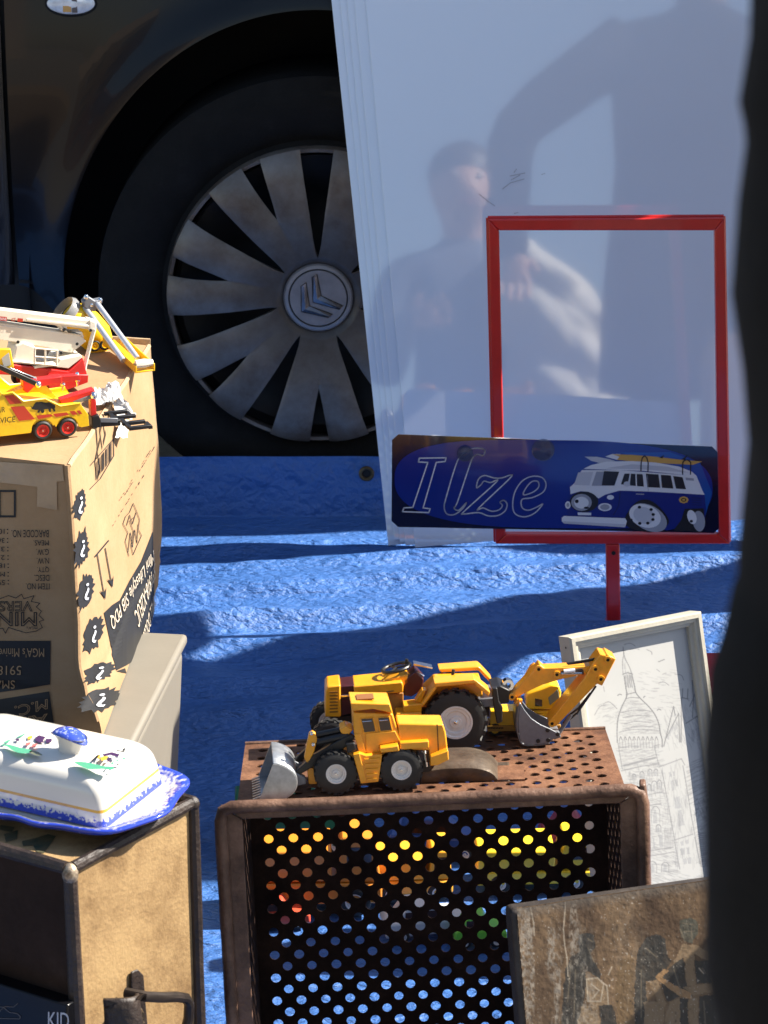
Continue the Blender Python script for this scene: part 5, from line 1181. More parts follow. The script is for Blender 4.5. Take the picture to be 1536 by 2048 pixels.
# painted figures on the lid
SL = Surf(Vector((dc.x, dc.y, ZD + .0455)), (1, 0, 0), (0, 1, 0)); zd = zoom(0, 1440, 3.84)
pr = Print(lambda x, y, o: SL.px(*zd(x, y), o))
PG, PP, PY_, PK = 0, 1, 2, 3
pr.poly(smooth2([(570, 328), (640, 325), (720, 340), (800, 358), (872, 362), (860, 386), (790, 380), (700, 382), (650, 372)], 3, True), PG, .0004)
pr.poly(smooth2([(0, 195), (70, 192), (150, 215), (230, 230), (250, 245), (190, 260), (110, 245), (50, 205)], 3, True), PG, .0004)
pr.poly(smooth2([(225, 245), (270, 240), (325, 270), (290, 278), (240, 262)], 3, True), 4, .0004)
for q, k in (([(700, 318), (740, 280), (765, 270), (745, 300), (710, 326)], PK), ([(735, 285), (775, 268), (760, 310)], PY_), ([(770, 300), (800, 280), (835, 285), (810, 315), (780, 318)], PY_), ([(785, 268), (860, 252), (915, 268), (905, 290), (850, 275), (800, 285)], PP), ([(830, 300), (870, 290), (820, 335)], PP), ([(845, 350), (880, 310), (870, 345)], PG), ([(880, 305), (940, 325), (900, 325)], PG), ([(930, 300), (1000, 285), (950, 310)], PG), ([(885, 350), (915, 340), (910, 356)], PK),
             ([(890, 235), (940, 240), (900, 246)], PK), ([(940, 225), (965, 220), (955, 250)], PK), ([(915, 250), (950, 235), (960, 252)], PK),
             ([(120, 150), (150, 150), (148, 168), (122, 166)], PP), ([(210, 135), (245, 125), (250, 145), (215, 155)], PY_), ([(270, 140), (300, 122), (350, 135), (330, 165), (345, 180), (300, 178), (268, 160)], PP), ([(350, 150), (400, 150), (395, 175), (355, 182)], PP), ([(200, 180), (240, 175), (225, 200), (195, 198)], 5), ([(250, 190), (290, 185), (270, 218), (240, 215)], 5), ([(100, 150), (160, 122), (210, 100), (170, 130)], PG), ([(20, 180), (60, 160), (90, 155), (50, 185)], PG)):
    pr.poly(q, k, .0006)
pr.build('painted_figures', [M('enamel_green', (.07, .30, .17), .2), M('enamel_plum', (.05, .012, .06), .2), M('enamel_yellow', (.62, .36, .03), .2), M('enamel_black', (.02, .015, .012), .2), M('enamel_olive', (.12, .13, .08), .2), M('enamel_rose', (.45, .12, .10), .2)], lid)

# ================================================================ RUSTY PERFORATED CRATE
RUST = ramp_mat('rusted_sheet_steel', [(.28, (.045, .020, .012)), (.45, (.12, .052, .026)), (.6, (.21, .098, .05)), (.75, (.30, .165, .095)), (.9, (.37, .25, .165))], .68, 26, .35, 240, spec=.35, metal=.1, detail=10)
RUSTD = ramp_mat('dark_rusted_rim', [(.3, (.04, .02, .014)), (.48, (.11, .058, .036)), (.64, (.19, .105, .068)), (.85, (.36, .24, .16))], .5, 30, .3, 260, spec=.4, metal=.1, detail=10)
RUSTI = ramp_mat('shaded_inner_rust', [(.3, (.012, .006, .005)), (.55, (.03, .015, .010)), (.8, (.07, .035, .022))], .8, 26, .3, 240, spec=.15)  # darker copy of the rust: the crate's inner shade is put into the colour
CW = (FR - FL).length
CD_ = .5 * ((onp(462, 1490, FL, zu) - FL).dot(wc) + (onp(1207, 1457, FL, zu) - FR).dot(wc)); CH = (ZC - CD_ * math.sin(TAU) - .004) / math.cos(TAU)
crate = thing('perforated_crate', 'rusty perforated metal crate lying on its side, open towards the viewer', 'crate', (FL + FR) / 2 + wc * CD_ - zu * CH)
PIT, ROWH, RAD, THK = .0208, .0104, .0041, .0011
def perforated(name, O, U, V, N, lu, lv):
    """sheet at O spanned by U (lu) and V (lv) with staggered round holes; N points out"""
    m = MB(); nc = int(lu / PIT); nr = int(lv / ROWH); mu, mv = (lu - nc * PIT) / 2, (lv - nr * ROWH) / 2
    c = math.atan2(ROWH, PIT); angs = [-c, 0, c, c + (math.pi - 2 * c) / 4, math.pi / 2, math.pi - c - (math.pi - 2 * c) / 4, math.pi - c, math.pi, math.pi + c, math.pi + c + (math.pi - 2 * c) / 4, 1.5 * math.pi, -c - (math.pi - 2 * c) / 4 + 2 * math.pi]
    k = len(angs); bnd = []
    for a in angs:
        cs, sn = math.cos(a), math.sin(a); t_ = min(PIT / 2 / abs(cs) if abs(cs) > 1e-9 else 9, ROWH / 2 / abs(sn) if abs(sn) > 1e-9 else 9); bnd.append((t_ * cs, t_ * sn))
    def P_(u, v, d): return O + U * u + V * v - N * d
    def q4(u0, v0, u1, v1):
        m.add([P_(u0, v0, 0), P_(u1, v0, 0), P_(u1, v1, 0), P_(u0, v1, 0), P_(u0, v0, THK), P_(u1, v0, THK), P_(u1, v1, THK), P_(u0, v1, THK)], [(0, 1, 2, 3), (7, 6, 5, 4)])
    q4(0, 0, lu, mv); q4(0, lv - mv, lu, lv); q4(0, mv, mu, lv - mv); q4(lu - mu, mv, lu, lv - mv)
    for r in range(nr):
        odd = r % 2; v = mv + (r + .5) * ROWH
        if odd: q4(mu, v - ROWH / 2, mu + PIT / 2, v + ROWH / 2); q4(lu - mu - PIT / 2, v - ROWH / 2, lu - mu, v + ROWH / 2)
        for i in range(nc - odd):
            u = mu + (i + .5 + .5 * odd) * PIT; jr = RAD * random.uniform(.96, 1.05)
            vs_ = [P_(u + a, v + b, 0) for a, b in bnd] + [P_(u + jr * math.cos(a), v + jr * math.sin(a), 0) for a in angs] + [P_(u + jr * math.cos(a), v + jr * math.sin(a), THK) for a in angs] + [P_(u + a, v + b, THK) for a, b in bnd]
            fs_ = []
            for j in range(k):
                j2 = (j + 1) % k
                for o in (0, k, 2 * k): fs_.append((o + j, o + j2, o + k + j2, o + k + j))
            m.add(vs_, fs_)
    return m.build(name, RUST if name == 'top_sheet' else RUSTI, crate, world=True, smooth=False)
ins = .013
T0 = FL + uc * ins + wc * .004
perforated('top_sheet', T0, uc, wc, zu, CW - 2 * ins, CD_ - .004)
RUST_IN = True
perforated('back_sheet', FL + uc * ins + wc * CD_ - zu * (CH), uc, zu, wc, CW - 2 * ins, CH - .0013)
m = MB(); q0 = FL + uc * ins + wc * .004 - zu * CH; m.slab([q0, q0 + wc * (CD_ - .005), q0 + wc * (CD_ - .005) + zu * (CH - .0013), q0 + zu * (CH - .0013)], -uc, .0011); m.build('side_sheet', RUSTI, crate, world=True, smooth=False)  # left side kept solid to keep sun dots off the suitcase
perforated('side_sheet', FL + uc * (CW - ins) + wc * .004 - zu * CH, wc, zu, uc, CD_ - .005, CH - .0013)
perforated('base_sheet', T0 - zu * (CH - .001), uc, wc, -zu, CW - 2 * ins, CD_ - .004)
# front flange and rolled rim
zr_ = -.0012
def fl_slab(name, a, b, c, d): m = MB(); m.slab([a, b, c, d], -wc, .0025); m.build(name, RUSTD, crate, world=True, bevel=.0008)
i0, i1, it = .0165, .0175, .012
F0, F1 = FL + wc * .001, FR + wc * .001
fl_slab('flange', F0, F1, F1 - uc * i1 - zu * it, F0 + uc * i0 - zu * it)
fl_slab('flange', F0 - zu * .0005, F0 + uc * i0 - zu * (it + .0005), F0 + uc * i0 - zu * CH, F0 - zu * CH)
fl_slab('flange', F1 - zu * .0005, F1 - uc * i1 - zu * (it + .0005), F1 - uc * i1 - zu * CH, F1 - zu * CH)
rim = [F0 - zu * (CH - .004), F0 - zu * .012, F0 + uc * .002 - zu * .004, F0 + uc * .009 + zu * zr_, F1 - uc * .009 + zu * zr_, F1 - uc * .002 - zu * .004, F1 - zu * .012, F1 - zu * (CH - .004)]
pts = []
for a, b in zip(rim[:-1], rim[1:]):
    k_ = max(1, int((b - a).length / .012))
    for i in range(k_): pts.append(a.lerp(b, i / k_))
pts.append(rim[-1]); pts = [p + Vector((0, 0, .0007 * noise.noise(p * 40))) for p in pts]
m = MB(); m.tube([p - wc * .002 for p in pts], [.0052 * (1 + .1 * noise.noise(p * 70)) for p in pts], 12); m.build('rolled_rim', RUSTD, crate, world=True)
m = MB(); c0_ = FR + uc * .002; m.slab([c0_ + zu * .004 - wc * .004, c0_ + zu * .006 + wc * .006 + uc * .001, c0_ - zu * .018 + wc * .006 + uc * .004, c0_ - zu * .020 - wc * .004 + uc * .002], uc, .005); m.build('corner_lug', RUSTD, crate, world=True, bevel=.0015)
m = MB(); fb = FL - zu * CH; m.slab([Vector((p.x, p.y, p.z - .0005)) for p in (fb + uc * .03 + wc * .01, fb + uc * (CW - .03) + wc * .01, fb + uc * (CW - .03) + wc * .04, fb + uc * .03 + wc * .04)], zu0, max(.01, fb.z - .012)); tag(m.build('wooden_batten', M('grey_wood', (.2, .16, .11), .8, var=.2, vs=20), None), 'grey wooden batten propping up the front of the rusty crate', 'batten')
# back rim
m = MB(); m.tube([FL + uc * ins + wc * CD_, FR - uc * ins + wc * CD_], .0022, 8); m.build('back_edge', RUSTD, crate, world=True)
# handle strap folded on top
zh = zoom(500, 1280, 2.0211); HAN = ramp_mat('worn_grey_brown_steel', [(.3, (.05, .034, .023)), (.55, (.11, .082, .058)), (.8, (.20, .16, .115))], .42, 50, .15, 300, metal=.3)
h0, h1 = onp(*zh(690, 582), FL, zu), onp(*zh(1050, 572), FL, zu); hu = (h1 - h0).normalized(); hw_ = zu.cross(hu); hl = (h1 - h0).length
def hp(u, v):
    s_ = u * hl; k_ = min(1, max(0, (hl - .010 - s_) / .024)); hgt = .0150 * math.sqrt(max(0, 1 - (1 - k_) ** 2)); hgt *= (.85 + .15 * sstep(0, .35, u))
    a = math.pi * v; wd = .052 * (.9 + .1 * k_)
    return h0 + hu * s_ + hw_ * (wd * (.5 - .5 * math.cos(a))) + zu * (.001 + hgt * (max(0, math.sin(a)) ** .22))
m = MB(); m.grid(hp, 40, 14); m.build('handle_strap', HAN, crate, world=True, solid=.0015)
m = MB(); m.slab([h1 - hu * .010 + zu * .0018, h1 + hu * .012 + zu * .0018, h1 + hu * .012 + hw_ * .036 + zu * .0018, h1 - hu * .010 + hw_ * .036 + zu * .0018], zu, .0015); m.build('handle_foot', RUST, crate, world=True)

# ================================================================ GOODS BEHIND THE CRATE (seen through its holes)
def mini(name, label, px, py, L_, W_, H_, c1, c2, rz, kind='car'):
    g = onz(px, py, 0); z0 = .0045
    r = thing(name, label, kind, (g.x, g.y, z0), rz, 'toy vehicles on the tarpaulin behind the crate')
    ma, mb_ = M(name + '_paint', c1, .35, coat=.3, var=.06, vs=60), M(name + '_second_paint', c2, .35, var=.06, vs=60)
    h = L_ / 2; wr = H_ * .17
    m = MB()
    if kind == 'toy car': m.prism([(-h, wr), (h, wr), (h * .98, H_ * .5), (h * .55, H_ * .58), (-h * .92, H_ * .6), (-h, H_ * .45)], 0, W_)
    else: m.prism([(-h, wr), (h, wr), (h, H_ * .42), (-h, H_ * .45)], 0, W_)
    m.build('body', ma, r, bevel=.002)
    m = MB()
    if kind == 'toy car': m.prism([(-h * .75, H_ * .58), (h * .4, H_ * .56), (h * .1, H_), (-h * .5, H_)], W_ * .08, W_ * .92)
    else: m.prism([(h * .35, H_ * .43), (h * .98, H_ * .43), (h * .9, H_), (h * .42, H_)], W_ * .04, W_ * .96)
    cabn = m.build('cab', ma if kind == 'toy car' else mb_, r, bevel=.002)
    m = MB(); xx = (-h * .55, h * .22) if kind == 'toy car' else (h * .5, h * .85); m.box(xx[0], xx[1], -.0004 + W_ * (.08 if kind == 'toy car' else .04), W_ * .1, H_ * .64, H_ * .88); m.build('window', GLS, cabn)
    if kind != 'toy car': m = MB(); m.prism([(-h, H_ * .46), (h * .28, H_ * .46), (h * .28, H_ * .85), (-h, H_ * .85)], 0, W_); m.build('load_bed', ma, r, bevel=.002)
    for x in (-h * .62, h * .6):
        toy_wheel(r, x, -.001, wr * 1.15, wr * 1.15, W_ * .22, wr * .6, HUBW); toy_wheel(r, x, W_ * .8, wr * 1.15, wr * 1.15, W_ * .22, wr * .6, HUBW)
    return r
mini('toy_yellow_lorry', 'bright yellow toy lorry on the tarpaulin behind the crate', 1075, 1795, .12, .05, .055, (.85, .55, .02), (.85, .55, .02), .05, 'toy lorry')
mini('toy_maroon_car', 'maroon toy car on the tarpaulin behind the crate', 1150, 1715, .07, .035, .035, (.3, .03, .03), (.3, .03, .03), .05, 'toy car')
mini('toy_green_lorry', 'dark green toy lorry on the tarpaulin behind the crate', 600, 1725, .13, .05, .07, (.012, .11, .06), (.015, .16, .08), .05, 'toy lorry')
mini('toy_blue_car', 'blue toy car on the tarpaulin behind the crate', 870, 1730, .10, .04, .045, (.02, .06, .26), (.02, .06, .26), -.1, 'toy car')
mini('toy_orange_lorry', 'long orange toy lorry on the tarpaulin just behind the crate', 625, 1845, .135, .05, .085, (.72, .24, .02), (.72, .24, .02), .04, 'toy lorry')
mini('toy_amber_lorry', 'amber toy lorry on the tarpaulin beside the long orange lorry', 830, 1815, .075, .045, .055, (.80, .38, .02), (.80, .38, .02), .08, 'toy lorry')
mini('toy_white_car', 'white toy car on the tarpaulin behind the crate', 860, 1890, .085, .035, .035, (.55, .55, .55), (.5, .5, .5), .2, 'toy car')
mini('toy_red_car', 'small red toy car on the tarpaulin behind the crate', 560, 1868, .06, .03, .03, (.6, .08, .04), (.6, .08, .04), .1, 'toy car')
mini('toy_lime_car', 'lime green toy car on the tarpaulin behind the crate', 962, 1905, .05, .03, .032, (.18, .55, .03), (.18, .55, .03), .1, 'toy car')

# ================================================================ FRAMED DRAWING
yw, le = R(26), R(18)
Dn = Vector((math.sin(yw) * math.cos(le), -math.cos(yw) * math.cos(le), math.sin(le))); Du = Vector((math.cos(yw), math.sin(yw), 0)); Dv = Dn.cross(Du)
DT = ony(1140, 1275, 2.11); dw = (onp(1404, 1216, DT, Dn) - DT).dot(Du); dh = (DT.z - .006) / Dv.z - .0
FRM = ramp_mat('chipped_cream_frame', [(.25, (.22, .18, .12)), (.36, (.42, .385, .30)), (.7, (.47, .435, .35))], .5, 30, .1, 200)
pic = thing('framed_drawing', 'pencil drawing of a domed church in a narrow cream frame leaning beside the crate', 'framed drawing', DT + Du * dw / 2 - Dv * dh)
def D3(u, v, h): return DT + Du * u - Dv * v + Dn * h
mw, th = .0125, .022
prof_f = [(0, -th), (0, -.003), (.0015, 0), (.005, .0), (.0062, -.0028), (.0085, -.003), (.0098, -.0062), (mw, -.0075), (mw, -th)]
def rail(a, b, ina, inb):
    m = MB(); k_ = len(prof_f)
    A_ = [a + ina * s_ + Dn * h for s_, h in prof_f]; B_ = [b + inb * s_ + Dn * h for s_, h in prof_f]
    m.add(A_ + B_, [(i, (i + 1) % k_, k_ + (i + 1) % k_, k_ + i) for i in range(k_)] + [list(range(k_)), list(range(2 * k_ - 1, k_ - 1, -1))]); m.build('frame_rail', FRM, pic, world=True, smooth=False)
c_ = [D3(0, 0, 0), D3(dw, 0, 0), D3(dw, dh, 0), D3(0, dh, 0)]; iv = [Du - Dv, -Du - Dv, -Du + Dv, Du + Dv]
for i in range(4): rail(c_[i], c_[(i + 1) % 4], iv[i], iv[(i + 1) % 4])
m = MB(); m.slab([D3(mw * .6, mw * .6, -.0130), D3(dw - mw * .6, mw * .6, -.0130), D3(dw - mw * .6, dh - mw * .6, -.0130), D3(mw * .6, dh - mw * .6, -.0130)], Dn, .004); m.build('backing_card', M('drawing_paper', (.42, .415, .39), .75, var=.02, vs=15), pic, world=True, smooth=False)
m = MB(); q = D3(-.0001, .010, -.010); m.lathe([(0, .0004), (.0011, .0004)], q, -Du, 8); m.build('nail_head', DRK, pic, world=True)
SD = Surf(D3(0, 0, -.0125), Du, Dv); cv = Canvas(1118, 1212, 1500, 1990, 1.3); cv.C[:] = (.43, .425, .40); cv.C *= (1 + .10 * (cv.noise(60, 60, 4, 3) - .5))[..., None]
GREYS = [((.17, .17, .17), .62), ((.21, .21, .21), .45), ((.25, .255, .26), .5)]
zp = zoom(1100, 1200, 4.042); zq = zoom(1200, 1450, 5.908)
random.seed(5)
def sk(pts, z=zp, wd=.9, k=0, sm=True, rep=1):
    for _ in range(rep):
        P_ = [z(u + random.uniform(-3, 3) * (rep > 1), v + random.uniform(-3, 3) * (rep > 1)) for u, v in pts]
        cv.line(smooth2(P_, 4) if sm and len(P_) > 2 else P_, wd, *GREYS[k])
# spire and dome
sk([(590, 380), (595, 440), (585, 500), (590, 600)]); sk([(590, 400), (605, 470), (640, 540), (662, 600)], wd=1.1); sk([(575, 410), (608, 408)], sm=False); sk([(588, 602), (625, 590), (665, 600)], rep=2)
for u in (610, 625, 640, 655): sk([(u, 612), (u + 8, 705)], sm=False, wd=1.5 if u > 620 else .8)
sk([(600, 612), (612, 700), (620, 760), (612, 800), (575, 870), (548, 960), (540, 1050), (545, 1150)], wd=1.2, rep=2)
sk([(660, 608), (685, 700), (695, 750), (735, 800), (800, 860), (850, 930), (880, 1010), (890, 1070), (905, 1130), (908, 1190)], wd=1.2, rep=2)
sk([(612, 800), (650, 788), (690, 790), (720, 792)]); sk([(615, 765), (690, 745)], sm=False, rep=2)
for v, a, b in ((900, 575, 820), (940, 590, 800), (990, 600, 810), (1030, 620, 850), (1060, 560, 880)): sk([(a, v + 10), (a + 80, v - 8), (b - 90, v - 10), (b, v - 2)], wd=.7, rep=2, k=1)
for k_ in range(14): u = 560 + k_ * 24; sk([(u, 1140 - (k_ % 3) * 6), (u + 4, 1195)], sm=False, wd=1.6, k=1)
for k_ in range(9): u = 560 + k_ * 36; sk([(u, 1135), (u + 10, 1105), (u + 22, 1130)], wd=.9)
# clouds and birds
for pts in ([(430, 840), (470, 825), (510, 845), (540, 880)], [(360, 930), (400, 860), (450, 850)], [(600, 360), (650, 350), (690, 375)], [(780, 400), (815, 420), (825, 440)], [(880, 670), (920, 660), (960, 690)], [(1010, 600), (1060, 610), (1080, 650)], [(910, 600), (940, 590)], [(860, 560), (885, 580)], [(430, 700), (440, 740)], [(640, 400), (690, 395), (720, 400)]): sk(pts, wd=.7, k=1, rep=2)
for a in ((875, 500, 925, 480), (545, 772, 578, 766), (865, 892, 895, 890), (755, 790, 768, 778)): sk([(a[0], a[1]), ((a[0] + a[2]) / 2, a[1] - 10), (a[2], a[3])], wd=1.1)
# houses on the right
for pts in ([(920, 1180), (1000, 860), (1010, 930)], [(940, 1110), (1040, 920), (1050, 1150)], [(1060, 790), (1060, 1150)], [(1070, 720), (1072, 790), (1110, 800), (1112, 720)], [(1100, 1000), (1190, 940), (1210, 950)], [(1130, 860), (1180, 740)], [(1190, 760), (1230, 1100)], [(1150, 650), (1160, 800), (1150, 950)]): sk(pts, wd=1.1, sm=False, rep=2)
for q in ([(960, 1060), (990, 1000), (995, 1040), (965, 1100)], [(1005, 1010), (1030, 980), (1030, 1040), (1005, 1060)], [(940, 1120), (960, 1085), (965, 1130)], [(1000, 930), (1020, 920), (1015, 970)], [(1140, 1060), (1165, 1040), (1170, 1130), (1145, 1150)], [(1180, 1040), (1215, 1020), (1220, 1130), (1190, 1140)], [(1010, 1100), (1035, 1080), (1035, 1130)], [(1100, 800), (1125, 790), (1128, 830)]): cv.fill([zp(u, v) for u, v in q], *GREYS[2])
# lower half (second zoom)
for k_ in range(24): u = 275 + 16 * k_; sk([(u, 490 - 4 * k_), (u + 8, 470 - 4 * k_), (u + 14, 488 - 4 * k_)], zq, .9, k=1)
for a in (([(210, 220), (260, 520)]), ([(640, 250), (690, 470)]), ([(250, 540), (480, 490), (700, 460)]), ([(730, 540), (880, 1360)]), ([(980, 480), (1080, 1080), (1180, 1640)]), ([(690, 500), (960, 400), (1000, 470)]), ([(520, 960), (720, 930)]), ([(520, 830), (740, 790)]), ([(880, 1360), (1100, 1290)]), ([(880, 1380), (940, 1700)]), ([(1120, 1330), (1180, 1640)]), ([(1260, 300), (1310, 900)]), ([(520, 1500), (860, 1440)]), ([(520, 1560), (880, 1500)])): sk(a, zq, 1.2, sm=False, rep=2, k=1)
for k_ in range(9): v = 440 + 55 * k_; sk([(1020 + 10 * k_ * .4, v + 60), (1150, v), (1290, v - 60)], zq, 1.3, k=1, sm=False)
def arch_(cx, cy, w_, h_, z=zq, k=1):
    pts = [(cx - w_, cy + h_), (cx - w_, cy - h_ * .3), (cx - w_ * .6, cy - h_ * .8), (cx, cy - h_), (cx + w_ * .6, cy - h_ * .8), (cx + w_, cy - h_ * .3), (cx + w_, cy + h_)]
    sk(pts, z, 1.2, k, rep=1); cv.fill([z(u, v) for u, v in [(cx - w_ * .6, cy + h_), (cx - w_ * .5, cy - h_ * .2), (cx, cy - h_ * .6), (cx + w_ * .4, cy + h_ * .2), (cx + w_ * .3, cy + h_)]], *GREYS[2])
for a in ((400, 610, 22, 30), (495, 590, 24, 40), (590, 560, 22, 40), (660, 560, 22, 40), (640, 720, 34, 60), (580, 740, 22, 40), (700, 700, 24, 50), (655, 1060, 50, 100), (540, 1090, 34, 70), (560, 1250, 30, 50), (690, 1220, 28, 45), (620, 1680, 48, 70), (770, 1680, 42, 60), (540, 1690, 24, 40)): arch_(*a)
for q in ([(810, 560), (840, 550), (850, 610), (820, 615)], [(855, 550), (885, 545), (890, 600), (865, 605)], [(830, 660), (860, 650), (880, 770), (850, 780)], [(880, 650), (910, 640), (925, 720), (900, 730)], [(870, 860), (940, 840), (960, 980), (890, 990)], [(920, 1010), (960, 1000), (1000, 1180), (920, 1200)], [(690, 1300), (730, 1290), (750, 1450), (700, 1450)], [(620, 1330), (640, 1330), (650, 1460), (630, 1460)], [(950, 1380), (990, 1360), (990, 1420), (955, 1430)], [(1010, 1360), (1045, 1350), (1045, 1400), (1015, 1410)], [(950, 1460), (1000, 1450), (1000, 1530), (955, 1540)], [(1020, 1450), (1055, 1440), (1060, 1520), (1025, 1530)], [(980, 1580), (1020, 1570), (1025, 1640), (985, 1650)], [(1035, 1570), (1075, 1560), (1080, 1640), (1040, 1640)]): cv.fill([zq(u, v) for u, v in q], *GREYS[2])
for k_ in range(16): v = 1230 + 16 * k_; sk([(760, v), (840, v - 14)], zq, .9, k=1, sm=False)
for k_ in range(16): v = 1390 + 19 * k_; sk([(890, v), (920, v - 4)], zq, 1, k=1, sm=False)
for k_ in range(60):
    u, v = random.uniform(1110, 1290), random.uniform(860, 1100); sk([(u, v), (u + random.uniform(-30, 30), v + random.uniform(10, 50))], zq, 1.2, k=random.choice((1, 1, 2)), sm=False)
for k_ in range(16): v = 1260 + 26 * k_; sk([(1150 + k_ * 3, v), (1200, v + 20), (1290, v + 8)], zq, 1.8, k=1)
# loose hatching and scribble so that the sheet is worked all over
def hatch(poly_, n_, ang, ln, z, k=1, wd=.8):
    xs, ys = [p[0] for p in poly_], [p[1] for p in poly_]; c = 0
    while c < n_:
        u, v = random.uniform(min(xs), max(xs)), random.uniform(min(ys), max(ys)); c += 1
        ins = False
        for (xa, ya), (xb, yb) in zip(poly_, poly_[1:] + poly_[:1]):
            if (ya > v) != (yb > v) and u < (xb - xa) * (v - ya) / (yb - ya) + xa: ins = not ins
        if ins:
            a_ = ang + random.uniform(-.25, .25); l_ = ln * random.uniform(.5, 1.3); cv.line([z(u - l_ * math.cos(a_), v - l_ * math.sin(a_)), z(u + l_ * math.cos(a_), v + l_ * math.sin(a_))], wd, GREYS[k][0], GREYS[k][1] * random.uniform(.35, .8))
hatch([(560, 880), (640, 800), (720, 800), (800, 870), (880, 1010), (890, 1080), (545, 1100)], 260, -.1, 26, zp)
hatch([(590, 440), (640, 520), (662, 600), (690, 750), (615, 770), (600, 600)], 80, 1.4, 18, zp)
hatch([(400, 830), (560, 850), (540, 1000), (380, 960)], 60, -.3, 20, zp); hatch([(700, 560), (1050, 560), (1050, 860), (880, 900), (760, 780)], 90, .1, 22, zp)
hatch([(930, 900), (1040, 880), (1240, 760), (1260, 1180), (920, 1190)], 200, 1.2, 26, zp)
hatch([(210, 200), (700, 200), (740, 480), (260, 520)], 220, -.1, 40, zq); hatch([(280, 520), (720, 460), (880, 1340), (520, 1400)], 420, .1, 34, zq); hatch([(280, 520), (720, 460), (880, 1340), (520, 1400)], 260, 1.5, 34, zq)
hatch([(700, 500), (980, 420), (1180, 1640), (900, 1700)], 260, 1.45, 50, zq); hatch([(1000, 470), (1290, 300), (1300, 1700), (1190, 1650)], 320, -.4, 45, zq); hatch([(520, 1400), (880, 1360), (930, 1780), (520, 1790)], 260, .2, 34, zq); hatch([(520, 1790), (1300, 1750), (1300, 2200), (520, 2300)], 400, .3, 50, zq)
uv_ = lambda x, y: SD.pix(x, y)
okm = np.array([[(lambda q: mw * .7 < q[0] < dw - mw * .7 and -dh + mw * .7 < q[1] < -mw * .7)(SD.pix(x, y)) for x in cv.X[0].tolist()] for y in cv.Y[:, 0].tolist()])
cv.build('pencil_drawing', lambda x, y: SD.px(x, y, .0002), pic, .75, okm)

# ================================================================ OLD PAINTED PANEL
IL, Iy = R(14), R(12)
In = Vector((math.sin(Iy) * math.cos(IL), -math.cos(Iy) * math.cos(IL), math.sin(IL)))
IT = ony(1022, 1822, 1.655); Iu = (onp(1500, 1755, IT, In) - IT).normalized(); Iv = In.cross(Iu); IW, IH = .215, (IT.z - .004) / Iv.z - .002
icon = thing('painted_panel', 'dark worn wooden panel painted with robed figures leaning against the crate', 'painting', IT + Iu * IW / 2 - Iv * IH)
PAN = ramp_mat('cracked_brown_paint', [(.22, (.05, .032, .022)), (.40, (.11, .068, .040)), (.55, (.16, .105, .06)), (.66, (.22, .16, .10)), (.80, (.42, .36, .28))], .5, 17, .3, 160, spec=.4, detail=14, stretch=(1.8, 1, .55))
PEDG = ramp_mat('dark_panel_wood', [(.3, (.022, .017, .015)), (.6, (.05, .04, .034)), (.85, (.11, .09, .075))], .6, 30, .3, 200)
def I3(u, v, h): return IT + Iu * u - Iv * v + In * h
m = MB(); m.slab([I3(0, .0, 0), I3(IW, 0, 0), I3(IW, IH, 0), I3(0, IH, 0)], In, .022); m.build('board', PEDG, icon, world=True, bevel=.004, seg=3)
SI = Surf(IT, Iu, Iv); zi = zoom(1000, 1720, 3.2)
m = MB(); e_ = [(105, 300), (210, 290), (420, 255), (1000, 170), (1500, 100)]
pv = [SI.pix(*zi(u, v)) for u, v in e_]; bt = -IH + .004
vv_ = [SI.at(u, v, .0012) for u, v in pv] + [SI.at(min(u, IW - .003), bt, .0012) for u, v in pv]
vv_[4] = SI.at(IW - .004, pv[4][1], .0012)
m.add(vv_, [(i + 5, i + 6, i + 1, i) for i in range(4)]); m.build('paint_layer', PAN, icon, world=True)
def worn(name, c, amt=.5, c2=(.14, .09, .055)):
    m = ramp_mat(name, [(.30, c2), (.42, c), (.70, c), (.82, tuple(min(1, x * 2.2 + .05) for x in c))], .55, 70, .25, 160, detail=12); return m
figs = [([(500, 480), (550, 465), (600, 480), (605, 560), (580, 600), (600, 650), (640, 720), (640, 760), (545, 700), (545, 820), (530, 960), (490, 1060), (390, 1060), (400, 820), (420, 680), (450, 610), (505, 580)], 0),
        ([(545, 760), (600, 745), (650, 770), (690, 800), (690, 925), (600, 935), (545, 900)], 1), ([(520, 930), (620, 930), (640, 1060), (490, 1060)], 1), ([(630, 930), (720, 920), (750, 1060), (640, 1060)], 0),
        ([(890, 560), (930, 490), (1000, 470), (1050, 500), (1060, 600), (1095, 640), (1010, 760), (930, 770), (940, 900), (920, 1060), (855, 1060), (860, 800), (865, 640)], 0),
        ([(950, 780), (1000, 760), (1060, 910), (1050, 940), (1000, 890)], 1), ([(1150, 385), (1210, 362), (1260, 390), (1262, 470), (1225, 530), (1175, 510), (1140, 450)], 2),
        ([(1165, 530), (1255, 540), (1330, 590), (1330, 640), (1240, 600), (1170, 620), (1095, 690), (1110, 640)], 1), ([(1060, 700), (1170, 620), (1190, 800), (1230, 870), (1140, 870), (1070, 900), (1020, 780)], 0),
        ([(1175, 600), (1235, 590), (1245, 800), (1190, 800)], 1), ([(1240, 640), (1340, 640), (1350, 780), (1250, 790)], 0), ([(990, 745), (1040, 690), (1070, 700), (1030, 750), (1220, 850), (1220, 882), (1150, 870), (1010, 770)], 3),
        ([(1165, 810), (1350, 785), (1350, 840), (1230, 865)], 1), ([(1270, 870), (1400, 850), (1420, 1060), (1270, 1060)], 0), ([(1145, 880), (1200, 880), (1200, 1060), (1150, 1060)], 0), ([(1205, 880), (1260, 880), (1265, 1060), (1210, 1060)], 1), ([(1080, 900), (1145, 880), (1150, 1060), (1040, 1060)], 1), ([(920, 900), (1050, 900), (1040, 1060), (915, 1060)], 1), ([(750, 650), (850, 600), (850, 1060), (760, 1060), (730, 850)], 4)]
